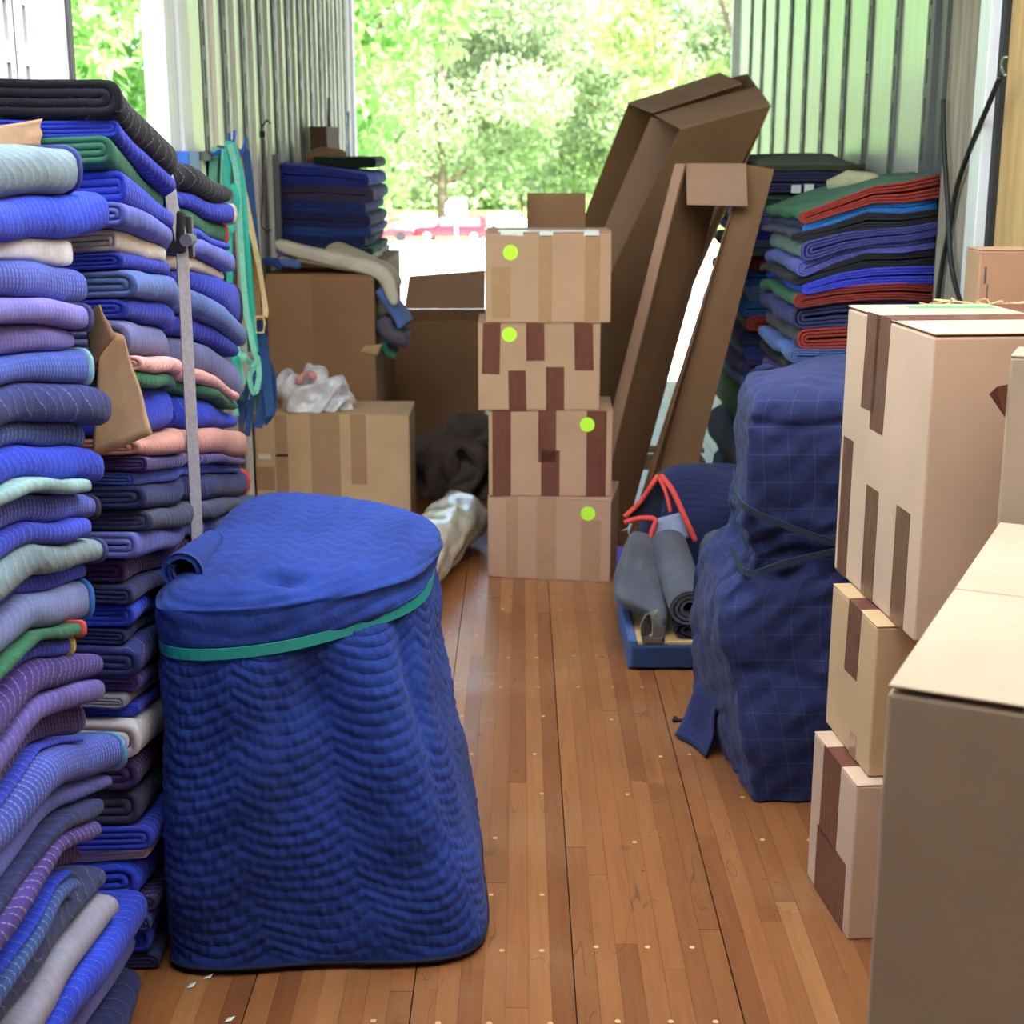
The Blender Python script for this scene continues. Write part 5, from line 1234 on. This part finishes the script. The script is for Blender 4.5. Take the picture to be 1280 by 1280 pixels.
def tree(name, base, blobs, n, leaf, mat, label, trunk=0.18, seed=0):
    """blobs: crown clumps (dx,dy,z,r); real leaves scattered through each clump"""
    e = empty(name, base); tag(e, label, 'tree')
    r = np.random.default_rng(seed); P = []
    vol = np.array([b[3]**2 for b in blobs]); cnt = (n*vol/vol.sum()).astype(int)
    for b, k in zip(blobs, cnt):
        d = r.normal(size=(k, 3)); d /= np.linalg.norm(d, axis=1, keepdims=True)
        rad = b[3]*r.uniform(0.25, 1, (k, 1))**0.5*(1+0.18*np.sin(d[:, :1]*7+d[:, 1:2]*5+d[:, 2:]*6))
        P.append(np.array(b[:3]) + d*rad*np.array([1, 1, 0.85]))
    P = np.concatenate(P); k = len(P)
    a = r.normal(size=(k, 3)); a /= np.linalg.norm(a, axis=1, keepdims=True); a[:, 2] -= 0.3
    b_ = np.cross(a, r.normal(size=(k, 3))); b_ /= np.linalg.norm(b_, axis=1, keepdims=True)
    s = leaf*r.uniform(0.6, 1.3, (k, 1)); nrm = np.cross(a, b_)*s*0.12
    V = np.stack([P - a*s, P + b_*s*0.42 + nrm, P + a*s, P - b_*s*0.42 + nrm], 1).reshape(-1, 3)
    o = link('foliage', mesh_np('foliage', V, np.arange(4*k).reshape(k, 4)), mat, e); o['kind'] = 'stuff'
    top = max(b[2] for b in blobs); h = top*0.75
    MB().tube(spline([(0, 0, 0), (0.05, 0.03, h*0.4), (-0.06, 0.05, h)], 12), [trunk*(1-0.06*i) for i in range(12)], 10).build('trunk', M_bark, e, 0, True)
    for b in blobs[:7]:
        st_ = Vector((0, 0.03, min(h*0.8, b[2]*0.5)))
        MB().tube(spline([st_, (st_+Vector(b[:3]))/2+Vector((0, 0, 0.15*b[3])), Vector(b[:3])], 8), [trunk*0.42*(1-0.1*i) for i in range(8)], 7).build('branch', M_bark, e, 0, True)
    return e
def blobs(rx, ry, z0, z1, n, r0, r1, seed):
    r = random.Random(seed); out = []
    for k in range(n):
        a = r.uniform(0, 6.28); q = r.uniform(0, 1)**0.5
        zz = r.uniform(0, 1); w = math.sin(math.pi*(0.15+0.75*zz))**0.6
        out.append((rx*q*math.cos(a)*w, ry*q*math.sin(a)*w, z0+(z1-z0)*zz, r.uniform(r0, r1)))
    return out
tree('street_tree', (-3.9, 16.5, gz(16.5)), [(1.6, -0.2, 4.3, 0.8), (2.1, 0.0, 3.6, 0.7), (2.6, 0.2, 4.4, 0.8), (2.2, 0.2, 2.7, 0.55), (1.5, 0, 3.0, 0.6), (3.1, 0.3, 4.9, 0.7), (2.0, -0.1, 2.0, 0.4)] + blobs(1.8, 1.4, 2.2, 6.0, 14, 0.6, 1.0, 3), 9000, 0.115, L_near, 'bright green leafy tree close to the left rear door frame', 0.16, 1)
tree('garden_tree', (-5.1, 13.2, gz(13.2)), blobs(1.6, 1.5, 0.6, 5.8, 24, 0.6, 1.0, 5) + [(0.9, -1.2, 3.2, 0.7), (0.5, -1.3, 2.4, 0.6)], 10000, 0.11, L_near, 'bright green tree seen through the side door opening', 0.15, 2)
tree('shade_tree', (-5.5, 104, gz(91)), blobs(13, 6, 5.0, 20, 60, 2.0, 3.6, 7), 60000, 0.21, L_mid, 'wide pale green shade tree across the street, left of centre', 0.4, 3)
tree('shade_tree', (11, 112, gz(91)), blobs(14, 6, 4.0, 21, 60, 2.2, 3.8, 9), 60000, 0.22, L_mid, 'wide grey green shade tree across the street, right of centre', 0.45, 4)
tree('garden_tree', (5.4, 34, gz(34)), blobs(3.4, 2.2, 3.6, 8.6, 26, 0.7, 1.2, 11), 10000, 0.15, L_right, 'yellow green tree above the leaning carton on the right', 0.22, 5)
tree('hedge_tree', (-30, 120, gz(91)), blobs(14, 4, 1.5, 15, 36, 2.6, 4.2, 13), 12000, 0.22, L_dark, 'dark green tree far behind on the left', 0.4, 6)
tree('hedge_tree', (32, 130, gz(91)), blobs(16, 4, 1.5, 17, 36, 2.8, 4.4, 15), 14000, 0.25, L_dark, 'dark green tree far behind on the right', 0.4, 7)
tree('hedge_tree', (0, 140, gz(91)), blobs(22, 4, 1.0, 17, 44, 3.2, 5.0, 17), 26000, 0.42, L_mid, 'pale green trees closing the view in the middle distance', 0.5, 8)

sg_ = empty('stop_sign', (-2.25, 52, gz(52))); tag(sg_, 'octagonal street sign on a white post seen from behind', 'sign')
MB().box(-0.05, 0.05, -0.03, 0.03, 0, 1.9).build('post', M_white, sg_)
c = [(0.40*math.cos(math.pi/8+k*math.pi/4), 0.40*math.sin(math.pi/8+k*math.pi/4)) for k in range(8)]
m = MB(); m.add([(x, -0.04, 2.10+z) for x, z in c] + [(x, -0.032, 2.10+z) for x, z in c], [tuple(range(8)), tuple(range(15, 7, -1))] + [(k, 8+k, 8+(k+1) % 8, (k+1) % 8) for k in range(8)])
m.build('sign_plate', plain('pale_sign_back', (240, 240, 240), 0.5), sg_)

def car(loc, rz, mat, label, L=4.5, Wd=1.8, H=1.45, suv=False):
    e = empty('car', loc, R(rz)); tag(e, label, 'car')
    bl = H*0.56
    def sect(pts, w0):
        m = MB(); n = len(pts)
        m.add([(x, -w0/2, z) for x, z in pts] + [(x, w0/2, z) for x, z in pts], [tuple(range(n)), tuple(range(2*n-1, n-1, -1))] + [(k, n+k, n+(k+1) % n, (k+1) % n) for k in range(n)])
        return m
    sect([(-L/2, 0.25), (L/2, 0.25), (L/2, bl*0.8), (L/2-0.15, bl*0.95), (L*0.22, bl), (-L*0.45, bl), (-L/2, bl*0.9)], Wd).build('body', mat, e, 0.06, True)
    rr = -L*0.47 if suv else -L*0.36
    sect([(rr, bl), (L*0.24, bl), (L*0.08, H-0.03), (L*0.02, H), (rr+0.35, H), (rr+0.2, H-0.04)], Wd*0.84).build('cabin', mat, e, 0.05, True)
    glass = plain('car_glass', (96, 108, 118), 0.08, 0, 0.02, 5, 0.5)
    for s in (-1, 1):
        for a, b in ((rr+0.38, -0.12), (-0.04, L*0.14)):
            MB().hexa([(a, s*Wd*0.42-0.01, bl+0.05), (b, s*Wd*0.42-0.01, bl+0.05), (b, s*Wd*0.42+0.012, bl+0.05), (a, s*Wd*0.42+0.012, bl+0.05)], [(a+0.05, s*Wd*0.42-0.01, H-0.1), (b-0.06, s*Wd*0.42-0.01, H-0.1), (b-0.06, s*Wd*0.42+0.012, H-0.1), (a+0.05, s*Wd*0.42+0.012, H-0.1)]).build('window', glass, e)
        for x in (-L*0.31, L*0.31):
            w_ = MB().tube([(x, s*Wd*0.5-0.1, 0.33), (x, s*Wd*0.5+0.02, 0.33)], 0.33, 20).build('wheel', M_black, e)
            MB().tube([(x, s*Wd*0.5+0.0, 0.33), (x, s*Wd*0.5+0.035, 0.33)], 0.21, 16).build('hub', plain('alloy', (226, 226, 228), 0.3, 0.3), w_)
    MB().box(L/2-0.03, L/2+0.02, -Wd*0.42, -Wd*0.25, bl*0.68, bl*0.85).box(L/2-0.03, L/2+0.02, Wd*0.25, Wd*0.42, bl*0.68, bl*0.85).build('headlights', plain('lamp_glass', (235, 235, 230), 0.1), e)
M_carred = plain('red_paint', (206, 30, 40), 0.25, 0, 0.05, 3, 0.5); M_carwhite = plain('white_paint', (232, 234, 238), 0.25, 0, 0.03, 3, 0.5); M_carblue = plain('blue_paint', (70, 110, 190), 0.3, 0, 0.05, 3, 0.5)
p = at(474, 297, 89); car((p.x, 89, gz(89)), 8, M_carred, 'small red car parked across the street, partly behind the blankets', 4.0)
p = at(566, 298, 90); car((p.x, 90, gz(90)), 180-6, M_carred, 'red sport utility car parked behind the street sign', 4.6, 1.85, 1.55, True)
p = at(532, 290, 96); car((p.x, 96, gz(91)+0.05), 3, M_carwhite, 'white car parked behind the red cars', 4.5)
p = at(640, 290, 97); car((p.x, 97, gz(91)+0.05), 10, M_carwhite, 'white car parked far behind the topmost aisle carton', 4.5)
p = at(601, 322, 60)
e = empty('wheeled_bin', (p.x, 60, gz(60))); tag(e, 'blue street bin beside the topmost aisle carton', 'bin')
MB().hexa([(-0.16, -0.2, 0.05), (0.16, -0.2, 0.05), (0.16, 0.2, 0.05), (-0.16, 0.2, 0.05)], [(-0.22, -0.26, 0.75), (0.22, -0.26, 0.75), (0.22, 0.26, 0.75), (-0.22, 0.26, 0.75)]).build('bin_body', M_carblue, e, 0.02)
MB().box(-0.24, 0.24, -0.28, 0.28, 0.75, 0.83).build('bin_lid', plain('pale_lid', (220, 224, 232), 0.5), e, 0.02)
for s in (-1, 1): MB().tube([(s*0.17, 0.2, 0.08), (s*0.21, 0.2, 0.08)], 0.08, 12).build('bin_wheel', M_black, e)
